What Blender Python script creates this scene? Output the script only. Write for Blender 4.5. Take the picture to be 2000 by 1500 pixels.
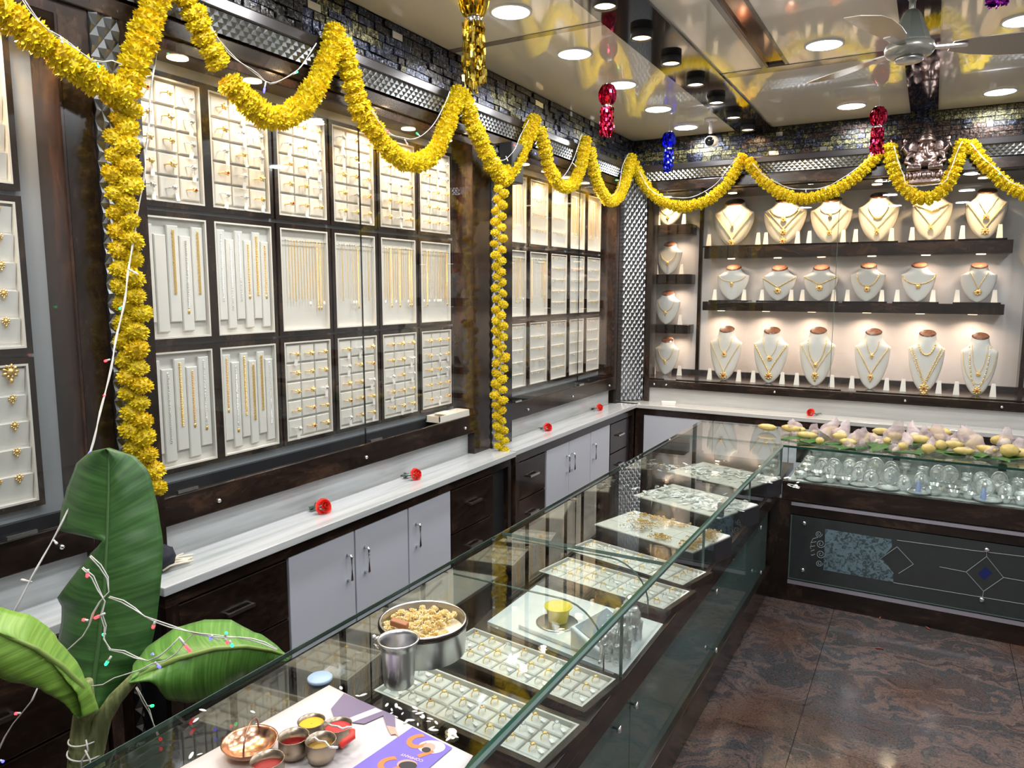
import bpy, bmesh, math, random
from math import sin, cos, pi, radians, sqrt, atan2
from mathutils import Vector, Matrix, noise
random.seed(7)
for o in list(bpy.data.objects): bpy.data.objects.remove(o)
SC = bpy.context.scene
COL = SC.collection

# ------------------------------------------------------------------ camera
FPX, YAW, PITCH, ROLL, HC = 1442.88, -0.5141718, -0.127232827, 0.00191336, 1.8
_fw = Vector((sin(YAW)*cos(PITCH), cos(YAW)*cos(PITCH), sin(PITCH)))
_r = Vector((cos(YAW), -sin(YAW), 0)); _u = _r.cross(_fw)
RR = _r*cos(ROLL) + _u*sin(ROLL); UU = -_r*sin(ROLL) + _u*cos(ROLL); FW = _fw
OO = Vector((0, 0, HC))
cd = bpy.data.cameras.new('camera'); cam = bpy.data.objects.new('camera', cd); COL.objects.link(cam)
cd.sensor_width = 36; cd.lens = FPX*36/2000; cd.clip_start = .02
m = Matrix((RR, UU, -FW)).transposed().to_4x4(); m.translation = OO
cam.matrix_world = m
SC.camera = cam
SC.view_settings.view_transform = 'Standard'; SC.view_settings.look = 'None'
SC.view_settings.gamma = 1; SC.view_settings.use_curve_mapping = False
SC.view_settings.exposure = 0.0
# world
w = bpy.data.worlds.new('world'); SC.world = w; w.use_nodes = True
w.node_tree.nodes['Background'].inputs[0].default_value = (.8, .86, 1, 1)
w.node_tree.nodes['Background'].inputs[1].default_value = .3

def ray(p): return RR*((p[0]-1000)/FPX) + UU*(-(p[1]-750)/FPX) + FW
def onz(p, z): d = ray(p); return OO + d*((z-HC)/d.z)
def onx(p, x): d = ray(p); return OO + d*(x/d.x)
def ony(p, y): d = ray(p); return OO + d*(y/d.y)
def ond(p, t): return OO + ray(p)*t

# room dimensions
XF, YB, ZC = -2.19, 5.85, 2.99       # front planes of left and back cases, ceiling
ZK, ZG = .88, .922                   # back counter top, glass counter top
LED_W = 9.0; SPOT_W = 2.5
def area(name, loc, size, power, color, rot=(0, 0, 0), shape='DISK', spread=pi, sy=None):
    l = bpy.data.lights.new(name, 'AREA'); l.shape = shape; l.size = size
    if sy: l.size_y = sy
    l.energy = power; l.color = color; l.spread = spread
    o = bpy.data.objects.new(name, l); COL.objects.link(o); o.location = loc; o.rotation_euler = rot
    return o
WHITE = (1, .985, .97); WARM = (1, .69, .38); COOL = (.95, .975, 1)
LEDS = []
for y in (.29, .95, 1.6, 2.27, 2.922, 3.578, 4.231, 4.899, 5.533): LEDS.append((-1.66, y))
for y in (-.1, 1.26, 2.65, 4.042, 5.428): LEDS.append((-.538, y))
for y in (-.1, 1.30, 2.75, 4.116, 5.482): LEDS.append((.277, y))
for y in (.6, 2.2, 3.8, 5.3): LEDS.append((1.2, y))
for x, y in LEDS: area('led_light', (x, y, ZC-.02), .17, LED_W, COOL)

# ------------------------------------------------------------------ materials
def mat(name, color=(.5, .5, .5), rough=.5, metal=0, coat=0, emit=0, spec=.5, trans=0, sub=0, emcol=None, coatr=.05):
    m = bpy.data.materials.new(name); m.use_nodes = True
    b = m.node_tree.nodes['Principled BSDF']
    b.inputs['Base Color'].default_value = (*color, 1); b.inputs['Roughness'].default_value = rough
    b.inputs['Metallic'].default_value = metal; b.inputs['Coat Weight'].default_value = coat
    b.inputs['Coat Roughness'].default_value = coatr
    b.inputs['Specular IOR Level'].default_value = spec
    b.inputs['Transmission Weight'].default_value = trans
    if emit:
        b.inputs['Emission Color'].default_value = (*(emcol or color), 1); b.inputs['Emission Strength'].default_value = emit
    return m
def nd(m, t, **k):
    n = m.node_tree.nodes.new(t)
    for a, v in k.items(): setattr(n, a, v)
    return n
def lk(m, a, b): m.node_tree.links.new(a, b)
def coords(m, scale=(1, 1, 1), rot=(0, 0, 0), kind='Object'):
    tc = nd(m, 'ShaderNodeTexCoord'); mp = nd(m, 'ShaderNodeMapping')
    mp.inputs['Scale'].default_value = scale; mp.inputs['Rotation'].default_value = rot
    if kind == 'World':
        g = nd(m, 'ShaderNodeNewGeometry'); lk(m, g.outputs['Position'], mp.inputs['Vector'])
    else: lk(m, tc.outputs[kind], mp.inputs['Vector'])
    return mp.outputs['Vector']
def noise_n(m, vec, scale, detail=4, rough=.55, dist=0):
    n = nd(m, 'ShaderNodeTexNoise'); n.inputs['Scale'].default_value = scale; n.inputs['Detail'].default_value = detail
    n.inputs['Roughness'].default_value = rough; n.inputs['Distortion'].default_value = dist; lk(m, vec, n.inputs['Vector'])
    return n.outputs['Fac']
def ramp(m, fac, stops, interp='LINEAR'):
    r = nd(m, 'ShaderNodeValToRGB'); r.color_ramp.interpolation = interp
    e = r.color_ramp.elements
    while len(e) < len(stops): e.new(.5)
    for i, (p, c) in enumerate(stops): e[i].position = p; e[i].color = (*c, 1)
    lk(m, fac, r.inputs['Fac']); return r.outputs['Color']
def setc(m, sock, inp='Base Color'): lk(m, sock, m.node_tree.nodes['Principled BSDF'].inputs[inp])
def bump(m, h, strength=.3, dist=.01):
    b = nd(m, 'ShaderNodeBump'); b.inputs['Strength'].default_value = strength; b.inputs['Distance'].default_value = dist
    lk(m, h, b.inputs['Height']); setc(m, b.outputs['Normal'], 'Normal')

def wood_mat(name, scale=(1, 1, 1), dark=(.006, .004, .0035), mid=(.021, .013, .010), hi=(.058, .033, .022), rough=.2):
    m = mat(name, dark, rough, coat=.25)
    v = coords(m, scale, kind='World')
    a = noise_n(m, v, 9, 8, .72, .6)
    c = ramp(m, a, [(.32, dark), (.52, mid), (.66, hi), (.8, mid)])
    v2 = coords(m, tuple(s*3 for s in scale), kind='World')
    b = noise_n(m, v2, 20, 5, .7)
    mx = nd(m, 'ShaderNodeMix', data_type='RGBA', blend_type='MULTIPLY'); mx.inputs[0].default_value = .6
    lk(m, c, mx.inputs[6]); lk(m, ramp(m, b, [(.35, (.45, .42, .4)), (.65, (1.15, 1.1, 1.05))]), mx.inputs[7])
    setc(m, mx.outputs[2]); return m
WOOD = wood_mat('dark_walnut_laminate', (1, 1, .35))
WOODH = wood_mat('dark_laminate_lengthwise', (1, .35, 1))
WOODX = wood_mat('dark_laminate_crosswise', (.35, 1, 1))
RUST = wood_mat('reddish_walnut_laminate', (1, 1, .3), (.010, .006, .005), (.036, .018, .012), (.095, .042, .024))
BLACK = mat('black_gloss', (.006, .006, .008), .08, coat=.3)
BLACKM = mat('black_matt', (.012, .012, .014), .5)
CHAR = mat('dark_grey_board', (.03, .03, .034), .25)
DOORW = mat('white_laminate', (.50, .525, .59), .3)
GREYP = mat('grey_white_panel', (.40, .42, .45), .35)
BACKP = mat('warm_white_panel', (.62, .60, .60), .35)
CREAM = mat('cream_leatherette', (.66, .64, .60), .55)
CREAM2 = mat('cream_pad', (.70, .685, .65), .6)
PADW = mat('white_pad', (.86, .84, .80), .6)
TAG = mat('white_tag', (.9, .9, .9), .5)
GOLD = mat('gold', (1, .71, .27), .3, .75)
GOLDH = mat('bright_gold', (.95, .70, .22), .4, .45)
GOLDR = mat('reddish_gold', (.95, .62, .28), .3, .75)
SILVER = mat('silver', (.93, .94, .95), .2, .8)
CHROME = mat('chrome', (.88, .89, .9), .2, 1)
STEEL = mat('brushed_steel', (.52, .52, .53), .28, 1)
BRASS = mat('brass', (.75, .55, .3), .3, 1)
COPPER = mat('copper', (.95, .52, .33), .2, 1)
PEARL = mat('pearl_bead', (.9, .88, .84), .25)
REDST = mat('red_stone', (.5, .02, .03), .1)
GREENST = mat('green_stone', (.03, .3, .1), .1)
BRONZE = mat('dark_bronze', (.30, .22, .20), .3, 1)
bump(BRONZE, noise_n(BRONZE, coords(BRONZE), 60, 4), .5, .01)
SILVR = mat('patterned_silver', (.92, .94, .94), .2, .7); bump(SILVR, noise_n(SILVR, coords(SILVR), 90, 3), .6, .01)
LEDM = mat('led_diffuser', (1, 1, 1), .5, emit=14, emcol=(.95, .98, 1))
WARMD = mat('warm_lamp', (1, .8, .55), .5, emit=5, emcol=(1, .78, .5))
RIMW = mat('white_metal_rim', (.8, .8, .8), .3)
CEIL = mat('beige_gloss_panel', (.80, .76, .70), .12, coat=.8, coatr=.03)
CEILG = mat('grey_strip', (.22, .20, .19), .15, coat=.5)
TRIMG = mat('silver_grey_trim', (.42, .40, .46), .25, .4)
DIAM = mat('pressed_metal', (.26, .27, .28), .32, 1)
DARKM = mat('dark_bronze_moulding', (.05, .045, .045), .25, .6)
PINKC = mat('cap_wood', (.30, .12, .07), .22, coat=.5)
setc(PINKC, ramp(PINKC, noise_n(PINKC, coords(PINKC, (3, 20, 3)), 14, 4), [(.35, (.06, .024, .015)), (.65, (.19, .085, .05))]))
BUSTW = mat('cream_bust', (.74, .70, .62), .5)
BUSTR2 = mat('cool_white_bust', (.68, .67, .64), .5)
STANDW = mat('white_stand', (.86, .82, .76), .45)
PLAST = mat('white_plastic', (.78, .80, .82), .3)
GREYPL = mat('grey_plastic', (.18, .20, .23), .3)
YELP = mat('yellow_plastic', (.85, .68, .06), .35)
WIRE = mat('clear_white_wire', (.62, .62, .60), .35)
SKIN_BN = mat('blue_lid', (.32, .45, .62), .35)
PAPER = mat('newsprint', (.60, .56, .55), .7)
P_PURP = mat('print_purple', (.17, .12, .50), .6)
P_SUIT = mat('print_jacket', (.19, .15, .24), .6)
P_ORNG = mat('print_orange', (.72, .20, .05), .6)
P_LIL = mat('print_lilac', (.62, .55, .68), .6)
P_SKIN = mat('print_skin', (.62, .33, .26), .6)
P_CRM = mat('print_cream', (.80, .62, .55), .6)
ROSE = mat('rose_petal', (.78, .05, .035), .45)
LEAFD = mat('rose_leaf', (.025, .07, .035), .5)
CLOTH = mat('cream_cord', (.70, .64, .52), .8)
NAVYB = mat('black_cloth', (.01, .012, .022), .8)
BANF = mat('yellow_fruit', (.82, .60, .10), .4)
setc(BANF, ramp(BANF, noise_n(BANF, coords(BANF), 9, 3), [(.3, (.38, .25, .06)), (.5, (.58, .45, .15)), (.72, (.50, .35, .10))]))
KUM = mat('kumkum_red', (.28, .012, .012), .5)
TURM = mat('turmeric', (.78, .42, .02), .8)
REDP = mat('red_powder', (.52, .03, .03), .6)
PETW = mat('pale_petal', (.86, .76, .50), .7)
PETL = mat('white_petal', (.85, .83, .78), .6)
CAPB = mat('tan_block', (.34, .13, .05), .5)
EDGE = mat('green_glass_edge', (.008, .050, .036), .12, coat=.2)
EDGEL = mat('light_glass_edge', (.085, .14, .125), .2, coat=.3)
MOSS = mat('stem_green', (.20, .24, .09), .5)
setc(MOSS, ramp(MOSS, noise_n(MOSS, coords(MOSS, (30, 30, 2), kind='World'), 4, 3), [(.3, (.09, .12, .045)), (.7, (.27, .29, .12))]))
FROST = mat('frosted_etching', (.16, .25, .29), .6)
ETCH = mat('etched_line', (.30, .34, .36), .6)
DGLASS = mat('dark_back_painted_glass', (.030, .036, .038), .05, coat=.5)
GGLASS = mat('green_grey_back_painted_glass', (.085, .145, .135), .06, coat=.5)
BLUEST = mat('blue_etching', (.01, .02, .12), .2)
def flower_mat(name, a, b, c):
    m = mat(name, a, .6)
    i = nd(m, 'ShaderNodeObjectInfo')
    n = noise_n(m, coords(m), 60, 2)
    mx = nd(m, 'ShaderNodeMath', operation='ADD'); lk(m, n, mx.inputs[0])
    ml = nd(m, 'ShaderNodeMath', operation='MULTIPLY'); lk(m, i.outputs['Random'], ml.inputs[0]); ml.inputs[1].default_value = .3
    lk(m, ml.outputs[0], mx.inputs[1])
    setc(m, ramp(m, mx.outputs[0], [(.35, a), (.62, b), (.85, c)])); return m
FLOW = flower_mat('marigold_yellow', (.66, .52, .006), (.82, .66, .010), (.84, .60, .008))
FLOWO = flower_mat('marigold_core', (.50, .38, .006), (.60, .46, .006), (.62, .42, .006))

def glass_mat(name, tint=(1, 1, 1), refl=1.0, rough=0, ior=1.5):
    m = bpy.data.materials.new(name); m.use_nodes = True; nt = m.node_tree
    nt.nodes.remove(nt.nodes['Principled BSDF']); out = nt.nodes['Material Output']
    t = nd(m, 'ShaderNodeBsdfTransparent'); t.inputs[0].default_value = (*tint, 1)
    g = nd(m, 'ShaderNodeBsdfGlossy'); g.inputs['Roughness'].default_value = rough
    f = nd(m, 'ShaderNodeFresnel'); ge = nd(m, 'ShaderNodeNewGeometry')
    mi = nd(m, 'ShaderNodeMath', operation='MULTIPLY_ADD'); lk(m, ge.outputs['Backfacing'], mi.inputs[0]); mi.inputs[1].default_value = 1/ior-ior; mi.inputs[2].default_value = ior
    lk(m, mi.outputs[0], f.inputs['IOR'])
    ml = nd(m, 'ShaderNodeMath', operation='MULTIPLY'); lk(m, f.outputs[0], ml.inputs[0]); ml.inputs[1].default_value = refl
    mx = nd(m, 'ShaderNodeMixShader'); lk(m, ml.outputs[0], mx.inputs[0]); lk(m, t.outputs[0], mx.inputs[1]); lk(m, g.outputs[0], mx.inputs[2])
    lk(m, mx.outputs[0], out.inputs[0]); return m
GLASS = glass_mat('clear_glass', (.985, .995, .99), .8)
GLASST = glass_mat('counter_glass', (.94, .975, .96), 1.15)
GLASSF = glass_mat('smoked_front_glass', (.80, .92, .90), 1.0)
CLING = glass_mat('thin_plastic', (.92, .88, .92), 1.5, .15)

def bag_mat():
    m = bpy.data.materials.new('milky_plastic_bag'); m.use_nodes = True; nt = m.node_tree
    b = nt.nodes['Principled BSDF']; b.inputs['Base Color'].default_value = (.80, .66, .68, 1); b.inputs['Roughness'].default_value = .25
    b.inputs['Transmission Weight'].default_value = 0
    t = nd(m, 'ShaderNodeBsdfTransparent'); mx = nd(m, 'ShaderNodeMixShader'); mx.inputs[0].default_value = .42
    bump(m, noise_n(m, coords(m), 45, 3), .8, .01)
    lk(m, t.outputs[0], mx.inputs[1]); lk(m, b.outputs[0], mx.inputs[2]); lk(m, mx.outputs[0], nt.nodes['Material Output'].inputs[0])
    return m
BAG = bag_mat()
def streak_mat():
    m = mat('white_marble_counter', (.7, .72, .72), .12, coat=.3)
    a = noise_n(m, coords(m, (14, .8, 14), kind='World'), 1.2, 5, .6, .2)
    setc(m, ramp(m, a, [(.3, (.34, .38, .37)), (.5, (.50, .52, .53)), (.7, (.60, .61, .63))])); return m
MARB = streak_mat()
def streak_matx():
    m = mat('white_marble_counter_back', (.7, .72, .72), .12, coat=.3)
    a = noise_n(m, coords(m, (.8, 14, 14), kind='World'), 1.2, 5, .6, .2)
    setc(m, ramp(m, a, [(.3, (.40, .40, .37)), (.5, (.50, .50, .48)), (.7, (.58, .58, .57))])); return m
MARBX = streak_matx()
def granite():
    m = mat('brown_granite', (.05, .03, .025), .12, coat=.5, coatr=.08)
    v = coords(m, (1, 1, 1), kind='World')
    n1 = nd(m, 'ShaderNodeTexNoise'); n1.inputs['Scale'].default_value = 2.2; n1.inputs['Detail'].default_value = 4; lk(m, v, n1.inputs['Vector'])
    mx = nd(m, 'ShaderNodeMix', data_type='RGBA', blend_type='ADD'); mx.inputs[0].default_value = 1.0
    sc = nd(m, 'ShaderNodeVectorMath', operation='SCALE'); sc.inputs['Scale'].default_value = 1.1; lk(m, n1.outputs['Color'], sc.inputs[0])
    ad = nd(m, 'ShaderNodeVectorMath', operation='ADD'); lk(m, v, ad.inputs[0]); lk(m, sc.outputs[0], ad.inputs[1])
    mp = nd(m, 'ShaderNodeMapping'); mp.inputs['Scale'].default_value = (1.1, 3.2, 1); mp.inputs['Rotation'].default_value = (0, 0, .25); lk(m, ad.outputs[0], mp.inputs['Vector'])
    a = noise_n(m, mp.outputs[0], 1.35, 10, .70, .5)
    c1 = ramp(m, a, [(.30, (.018, .016, .018)), (.40, (.075, .056, .052)), (.47, (.045, .048, .054)), (.53, (.13, .090, .078)), (.59, (.038, .037, .042)), (.66, (.10, .066, .060)), (.74, (.22, .16, .14))])
    b = noise_n(m, v, 1.3, 3, .5, .4)
    m2 = nd(m, 'ShaderNodeMix', data_type='RGBA'); lk(m, ramp(m, b, [(.52, (0, 0, 0)), (.66, (1, 1, 1))]), m2.inputs[0]); lk(m, c1, m2.inputs[6])
    c2 = ramp(m, a, [(.3, (.03, .018, .014)), (.5, (.10, .050, .032)), (.65, (.06, .034, .028))]); lk(m, c2, m2.inputs[7])
    fine = noise_n(m, v, 120, 2, .6)
    m3 = nd(m, 'ShaderNodeMix', data_type='RGBA', blend_type='MULTIPLY'); m3.inputs[0].default_value = .7; lk(m, m2.outputs[2], m3.inputs[6])
    lk(m, ramp(m, fine, [(.35, (.7, .7, .7)), (.65, (1.75, 1.7, 1.65))]), m3.inputs[7])
    setc(m, m3.outputs[2]); return m
GRAN = granite()
def mosaic(name, cols, rough, metal=.5):
    m = mat(name, cols[0], rough, metal)
    a = noise_n(m, coords(m, (1, 1, 1), kind='World'), 55, 4, .75, 1.2)
    setc(m, ramp(m, a, [(.42, cols[0]), (.52, cols[1]), (.62, cols[2])])); bump(m, a, .25, .004); return m
MOS = [mosaic('tile_navy', ((.006, .007, .014), (.02, .024, .05), (.14, .15, .18)), .2),
       mosaic('tile_black', ((.005, .005, .006), (.018, .017, .018), (.09, .085, .08)), .15),
       mosaic('tile_olive', ((.008, .008, .010), (.05, .048, .02), (.24, .22, .08)), .25),
       mosaic('tile_gilt', ((.02, .018, .012), (.14, .13, .06), (.34, .31, .16)), .25),
       mosaic('tile_brown', ((.008, .006, .006), (.04, .022, .016), (.13, .075, .05)), .2),
       mat('tile_mirror', (.75, .78, .82), .12, 1)]
def leaf_mat(name, a, b, c, sc=55):
    m = mat(name, a, .38)
    tc = nd(m, 'ShaderNodeTexCoord'); sep = nd(m, 'ShaderNodeSeparateXYZ'); lk(m, tc.outputs['UV'], sep.inputs[0])
    # veins run outward from the midrib: stripes across v, swept with |u-.5|
    s1 = nd(m, 'ShaderNodeMath', operation='SUBTRACT'); lk(m, sep.outputs['X'], s1.inputs[0]); s1.inputs[1].default_value = .5
    s2 = nd(m, 'ShaderNodeMath', operation='ABSOLUTE'); lk(m, s1.outputs[0], s2.inputs[0])
    s3 = nd(m, 'ShaderNodeMath', operation='MULTIPLY_ADD'); lk(m, s2.outputs[0], s3.inputs[0]); s3.inputs[1].default_value = -.10; lk(m, sep.outputs['Y'], s3.inputs[2])
    cb = nd(m, 'ShaderNodeCombineXYZ'); lk(m, s3.outputs[0], cb.inputs['X']); lk(m, s2.outputs[0], cb.inputs['Y'])
    mp = nd(m, 'ShaderNodeMapping'); mp.inputs['Scale'].default_value = (sc, 1.0, 1); lk(m, cb.outputs[0], mp.inputs['Vector'])
    n = noise_n(m, mp.outputs[0], 1.0, 4, .6)
    setc(m, ramp(m, n, [(.3, a), (.5, b), (.72, c)]))
    w = nd(m, 'ShaderNodeTexWave', wave_type='BANDS'); w.inputs['Scale'].default_value = sc/14; w.inputs['Distortion'].default_value = .4; lk(m, cb.outputs[0], w.inputs['Vector'])
    bump(m, w.outputs['Fac'], .25, .004)
    b_ = m.node_tree.nodes['Principled BSDF']; b_.inputs['Sheen Weight'].default_value = .05
    return m
LEAF1 = leaf_mat('banana_leaf_dark', (.014, .055, .010), (.028, .095, .018), (.052, .145, .032))
LEAF2 = leaf_mat('banana_leaf_light', (.10, .22, .03), (.17, .33, .04), (.26, .42, .08))
LEAF3 = leaf_mat('banana_leaf_mid', (.055, .16, .02), (.09, .24, .035), (.16, .33, .07))
RIBM = mat('leaf_midrib', (.20, .30, .07), .45)
BLEAF = mat('betel_leaf', (.03, .11, .02), .35)
def foil(name, c, c2):
    m = mat(name, c, .18, 1)
    i = noise_n(m, coords(m), 40, 3)
    setc(m, ramp(m, i, [(.35, c2), (.6, c)])); return m
FG = foil('gold_foil', (.85, .66, .12), (.28, .2, .03)); FR = foil('red_foil', (.75, .05, .14), (.25, .01, .04))
FB = foil('blue_foil', (.05, .07, .95), (.01, .01, .35)); FS = foil('silver_foil', (.85, .85, .9), (.5, .5, .55)); FP = foil('purple_foil', (.5, .05, .6), (.2, .01, .3))
def bulbm(n, c): return mat(n, c, .3, emit=4, emcol=c)
BULB = {'red': bulbm('red_led', (1, .04, .06)), 'green': bulbm('green_led', (.02, .9, .2)), 'blue': bulbm('blue_led', (.08, .08, 1)), 'clear': mat('unlit_led', (.75, .7, .7), .3)}

# ------------------------------------------------------------------ helpers
WL = {}                                  # world location of parents
def tag(o, label=None, cat=None, group=None, kind=None):
    if label: o['label'] = label
    if cat: o['category'] = cat
    if group: o['group'] = group
    if kind: o['kind'] = kind
    return o
def thing(name, label, cat, loc=(0, 0, 0), group=None, kind=None, rot=None):
    o = bpy.data.objects.new(name, None); COL.objects.link(o); o.location = loc
    o.empty_display_size = .02
    if rot is not None: o.rotation_euler = rot.to_euler() if isinstance(rot, Matrix) else rot
    tag(o, label, cat, group, kind); WL[o.name] = Vector(loc); return o
class MB:
    def __init__(s): s.v = []; s.f = []; s.mi = []; s.uv = None
    def add(s, vs, fs, mi=0):
        b = len(s.v); s.v += [tuple(v) for v in vs]; s.f += [tuple(b+i for i in f) for f in fs]; s.mi += [mi]*len(fs); return s
    def box(s, a, b, mi=0, ch=0):
        x0, y0, z0 = [min(a[i], b[i]) for i in range(3)]; x1, y1, z1 = [max(a[i], b[i]) for i in range(3)]
        vs = [(x0, y0, z0), (x1, y0, z0), (x1, y1, z0), (x0, y1, z0), (x0, y0, z1), (x1, y0, z1), (x1, y1, z1), (x0, y1, z1)]
        return s.add(vs, [(0, 3, 2, 1), (4, 5, 6, 7), (0, 1, 5, 4), (1, 2, 6, 5), (2, 3, 7, 6), (3, 0, 4, 7)], mi)
    def pad(s, a, b, ch, mi=0):
        "box with its four top edges chamfered (top = +z)"
        x0, y0, z0 = a; x1, y1, z1 = b
        vs = [(x0, y0, z0), (x1, y0, z0), (x1, y1, z0), (x0, y1, z0), (x0, y0, z1-ch), (x1, y0, z1-ch), (x1, y1, z1-ch), (x0, y1, z1-ch),
              (x0+ch, y0+ch, z1), (x1-ch, y0+ch, z1), (x1-ch, y1-ch, z1), (x0+ch, y1-ch, z1)]
        return s.add(vs, [(0, 3, 2, 1), (8, 9, 10, 11), (0, 1, 5, 4), (1, 2, 6, 5), (2, 3, 7, 6), (3, 0, 4, 7), (4, 5, 9, 8), (5, 6, 10, 9), (6, 7, 11, 10), (7, 4, 8, 11)], mi)
    def lathe(s, prof, n=20, c=(0, 0, 0), mi=0, M=None, cap=(True, True)):
        vs = []; fs = []
        for r, z in prof:
            for k in range(n): vs.append(Vector((r*cos(2*pi*k/n), r*sin(2*pi*k/n), z)))
        for i in range(len(prof)-1):
            for k in range(n): fs.append((i*n+k, i*n+(k+1) % n, (i+1)*n+(k+1) % n, (i+1)*n+k))
        if cap[0]: fs.append(tuple(range(n))[::-1])
        if cap[1]: fs.append(tuple((len(prof)-1)*n+k for k in range(n)))
        if M is not None: vs = [M @ v for v in vs]
        return s.add([v+Vector(c) for v in vs], fs, mi)
    def ell(s, c, r, mi=0, nu=12, nv=8, M=None, ns=0):
        prof = [(max(1e-4, sin(pi*j/nv)), -cos(pi*j/nv)) for j in range(nv+1)]
        vs = []; fs = []
        for a, z in prof:
            for k in range(nu):
                v = Vector((a*cos(2*pi*k/nu)*r[0], a*sin(2*pi*k/nu)*r[1], z*r[2]))
                if ns: v *= 1 + ns*noise.noise(v*(2.5/max(r)))
                vs.append(v)
        for i in range(nv):
            for k in range(nu): fs.append((i*nu+k, i*nu+(k+1) % nu, (i+1)*nu+(k+1) % nu, (i+1)*nu+k))
        if M is not None: vs = [M @ v for v in vs]
        return s.add([v+Vector(c) for v in vs], fs, mi)
    def tube(s, pts, r, n=6, mi=0, closed=False):
        pts = [Vector(p) for p in pts]; N = len(pts); rs = r if isinstance(r, (list, tuple)) else [r]*N
        vs = []; fs = []; up = None
        for i, p in enumerate(pts):
            if closed: t = (pts[(i+1) % N]-pts[i-1])
            else: t = pts[min(N-1, i+1)]-pts[max(0, i-1)]
            t = t.normalized() if t.length > 1e-9 else Vector((0, 0, 1))
            if up is None: up = Vector((0, 0, 1)) if abs(t.z) < .9 else Vector((1, 0, 0))
            a = t.cross(up)
            if a.length < 1e-6: a = t.cross(Vector((0, 1, 0)))
            a.normalize(); b = t.cross(a); up = -b if False else up
            for k in range(n): vs.append(p + (a*cos(2*pi*k/n)+b*sin(2*pi*k/n))*rs[i])
        M = N if closed else N-1
        for i in range(M):
            for k in range(n): fs.append((i*n+k, i*n+(k+1) % n, ((i+1) % N)*n+(k+1) % n, ((i+1) % N)*n+k))
        if not closed: fs.append(tuple(range(n))[::-1]); fs.append(tuple((N-1)*n+k for k in range(n)))
        return s.add(vs, fs, mi)
    def strip(s, a, b, w, up, th=.001, mi=0):
        a = Vector(a); b = Vector(b); d = (b-a).normalized(); sd = d.cross(Vector(up)).normalized()*w/2; n = Vector(up).normalized()*th
        vs = [a-sd, b-sd, b+sd, a+sd, a-sd+n, b-sd+n, b+sd+n, a+sd+n]
        return s.add(vs, [(0, 3, 2, 1), (4, 5, 6, 7), (0, 1, 5, 4), (1, 2, 6, 5), (2, 3, 7, 6), (3, 0, 4, 7)], mi)
    def prism(s, poly, n, th, mi=0):
        "flat polygon (list of 3D points) thickened along n"
        n = Vector(n).normalized()*th; P = [Vector(p) for p in poly]; k = len(P)
        vs = P+[p+n for p in P]
        fs = [tuple(range(k))[::-1], tuple(range(k, 2*k))]+[(i, (i+1) % k, k+(i+1) % k, k+i) for i in range(k)]
        return s.add(vs, fs, mi)
    def mesh(s, name, mats, smooth=False):
        me = bpy.data.meshes.new(name); me.from_pydata(s.v, [], s.f)
        mats = mats if isinstance(mats, (list, tuple)) else [mats]
        for m in mats: me.materials.append(m)
        if len(mats) > 1: me.polygons.foreach_set('material_index', s.mi)
        if smooth: me.polygons.foreach_set('use_smooth', [True]*len(me.polygons))
        if s.uv:
            ul = me.uv_layers.new(name='UVMap')
            for l in me.loops: ul.data[l.index].uv = s.uv[l.vertex_index]
        bm = bmesh.new(); bm.from_mesh(me); bmesh.ops.recalc_face_normals(bm, faces=bm.faces); bm.to_mesh(me); bm.free()
        me.update(); return me
    def build(s, name, mats, parent=None, smooth=False, local=False, label=None, cat=None, group=None, kind=None, bevel=0):
        off = Vector((0, 0, 0))
        if not local:
            xs = [v[0] for v in s.v]; ys = [v[1] for v in s.v]; zs = [v[2] for v in s.v]
            off = Vector(((min(xs)+max(xs))/2, (min(ys)+max(ys))/2, min(zs)))
            s.v = [(v[0]-off.x, v[1]-off.y, v[2]-off.z) for v in s.v]
        me = s.mesh(name, mats, smooth)
        o = bpy.data.objects.new(name, me); COL.objects.link(o)
        if parent is not None:
            o.parent = parent; o.location = off - (WL.get(parent.name, Vector((0, 0, 0))) if not local else Vector((0, 0, 0)))
            WL[o.name] = off
        else: o.location = off; WL[o.name] = off
        if bevel:
            b = o.modifiers.new('bevel', 'BEVEL'); b.width = bevel; b.segments = 2; b.limit_method = 'ANGLE'
        tag(o, label, cat, group, kind); return o
def B(a, b): return MB().box(a, b)
def inst(name, me, parent, loc, rot=None, scale=None):
    o = bpy.data.objects.new(name, me); COL.objects.link(o); o.parent = parent; o.location = loc
    if rot is not None: o.rotation_euler = rot.to_euler() if isinstance(rot, Matrix) else rot
    if scale is not None: o.scale = scale if not isinstance(scale, (int, float)) else (scale,)*3
    return o
def copy_tree(o, parent=None, loc=None, rot=None, label=None):
    c = o.copy(); COL.objects.link(c)
    if parent is not None: c.parent = parent
    if loc is not None: c.location = loc
    if rot is not None: c.rotation_euler = rot.to_euler() if isinstance(rot, Matrix) else rot
    if label: c['label'] = label
    for ch in o.children: copy_tree(ch, c)
    return c
KIDS = {}
def fast_copy(proto, loc, rot=None, label=None, scale=None, group=None):
    c = proto.copy(); COL.objects.link(c); c.location = loc
    if rot is not None: c.rotation_euler = rot.to_euler() if isinstance(rot, Matrix) else rot
    if scale is not None: c.scale = (scale,)*3 if isinstance(scale, (int, float)) else scale
    if label: c['label'] = label
    if group: c['group'] = group
    if proto.name not in KIDS: KIDS[proto.name] = list(proto.children)
    for ch in KIDS[proto.name]:
        k = ch.copy(); COL.objects.link(k); k.parent = c
    return c
_T = ['twentieth', 'twenty-%s', 'thirtieth', 'thirty-%s', 'fortieth', 'forty-%s']
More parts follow.
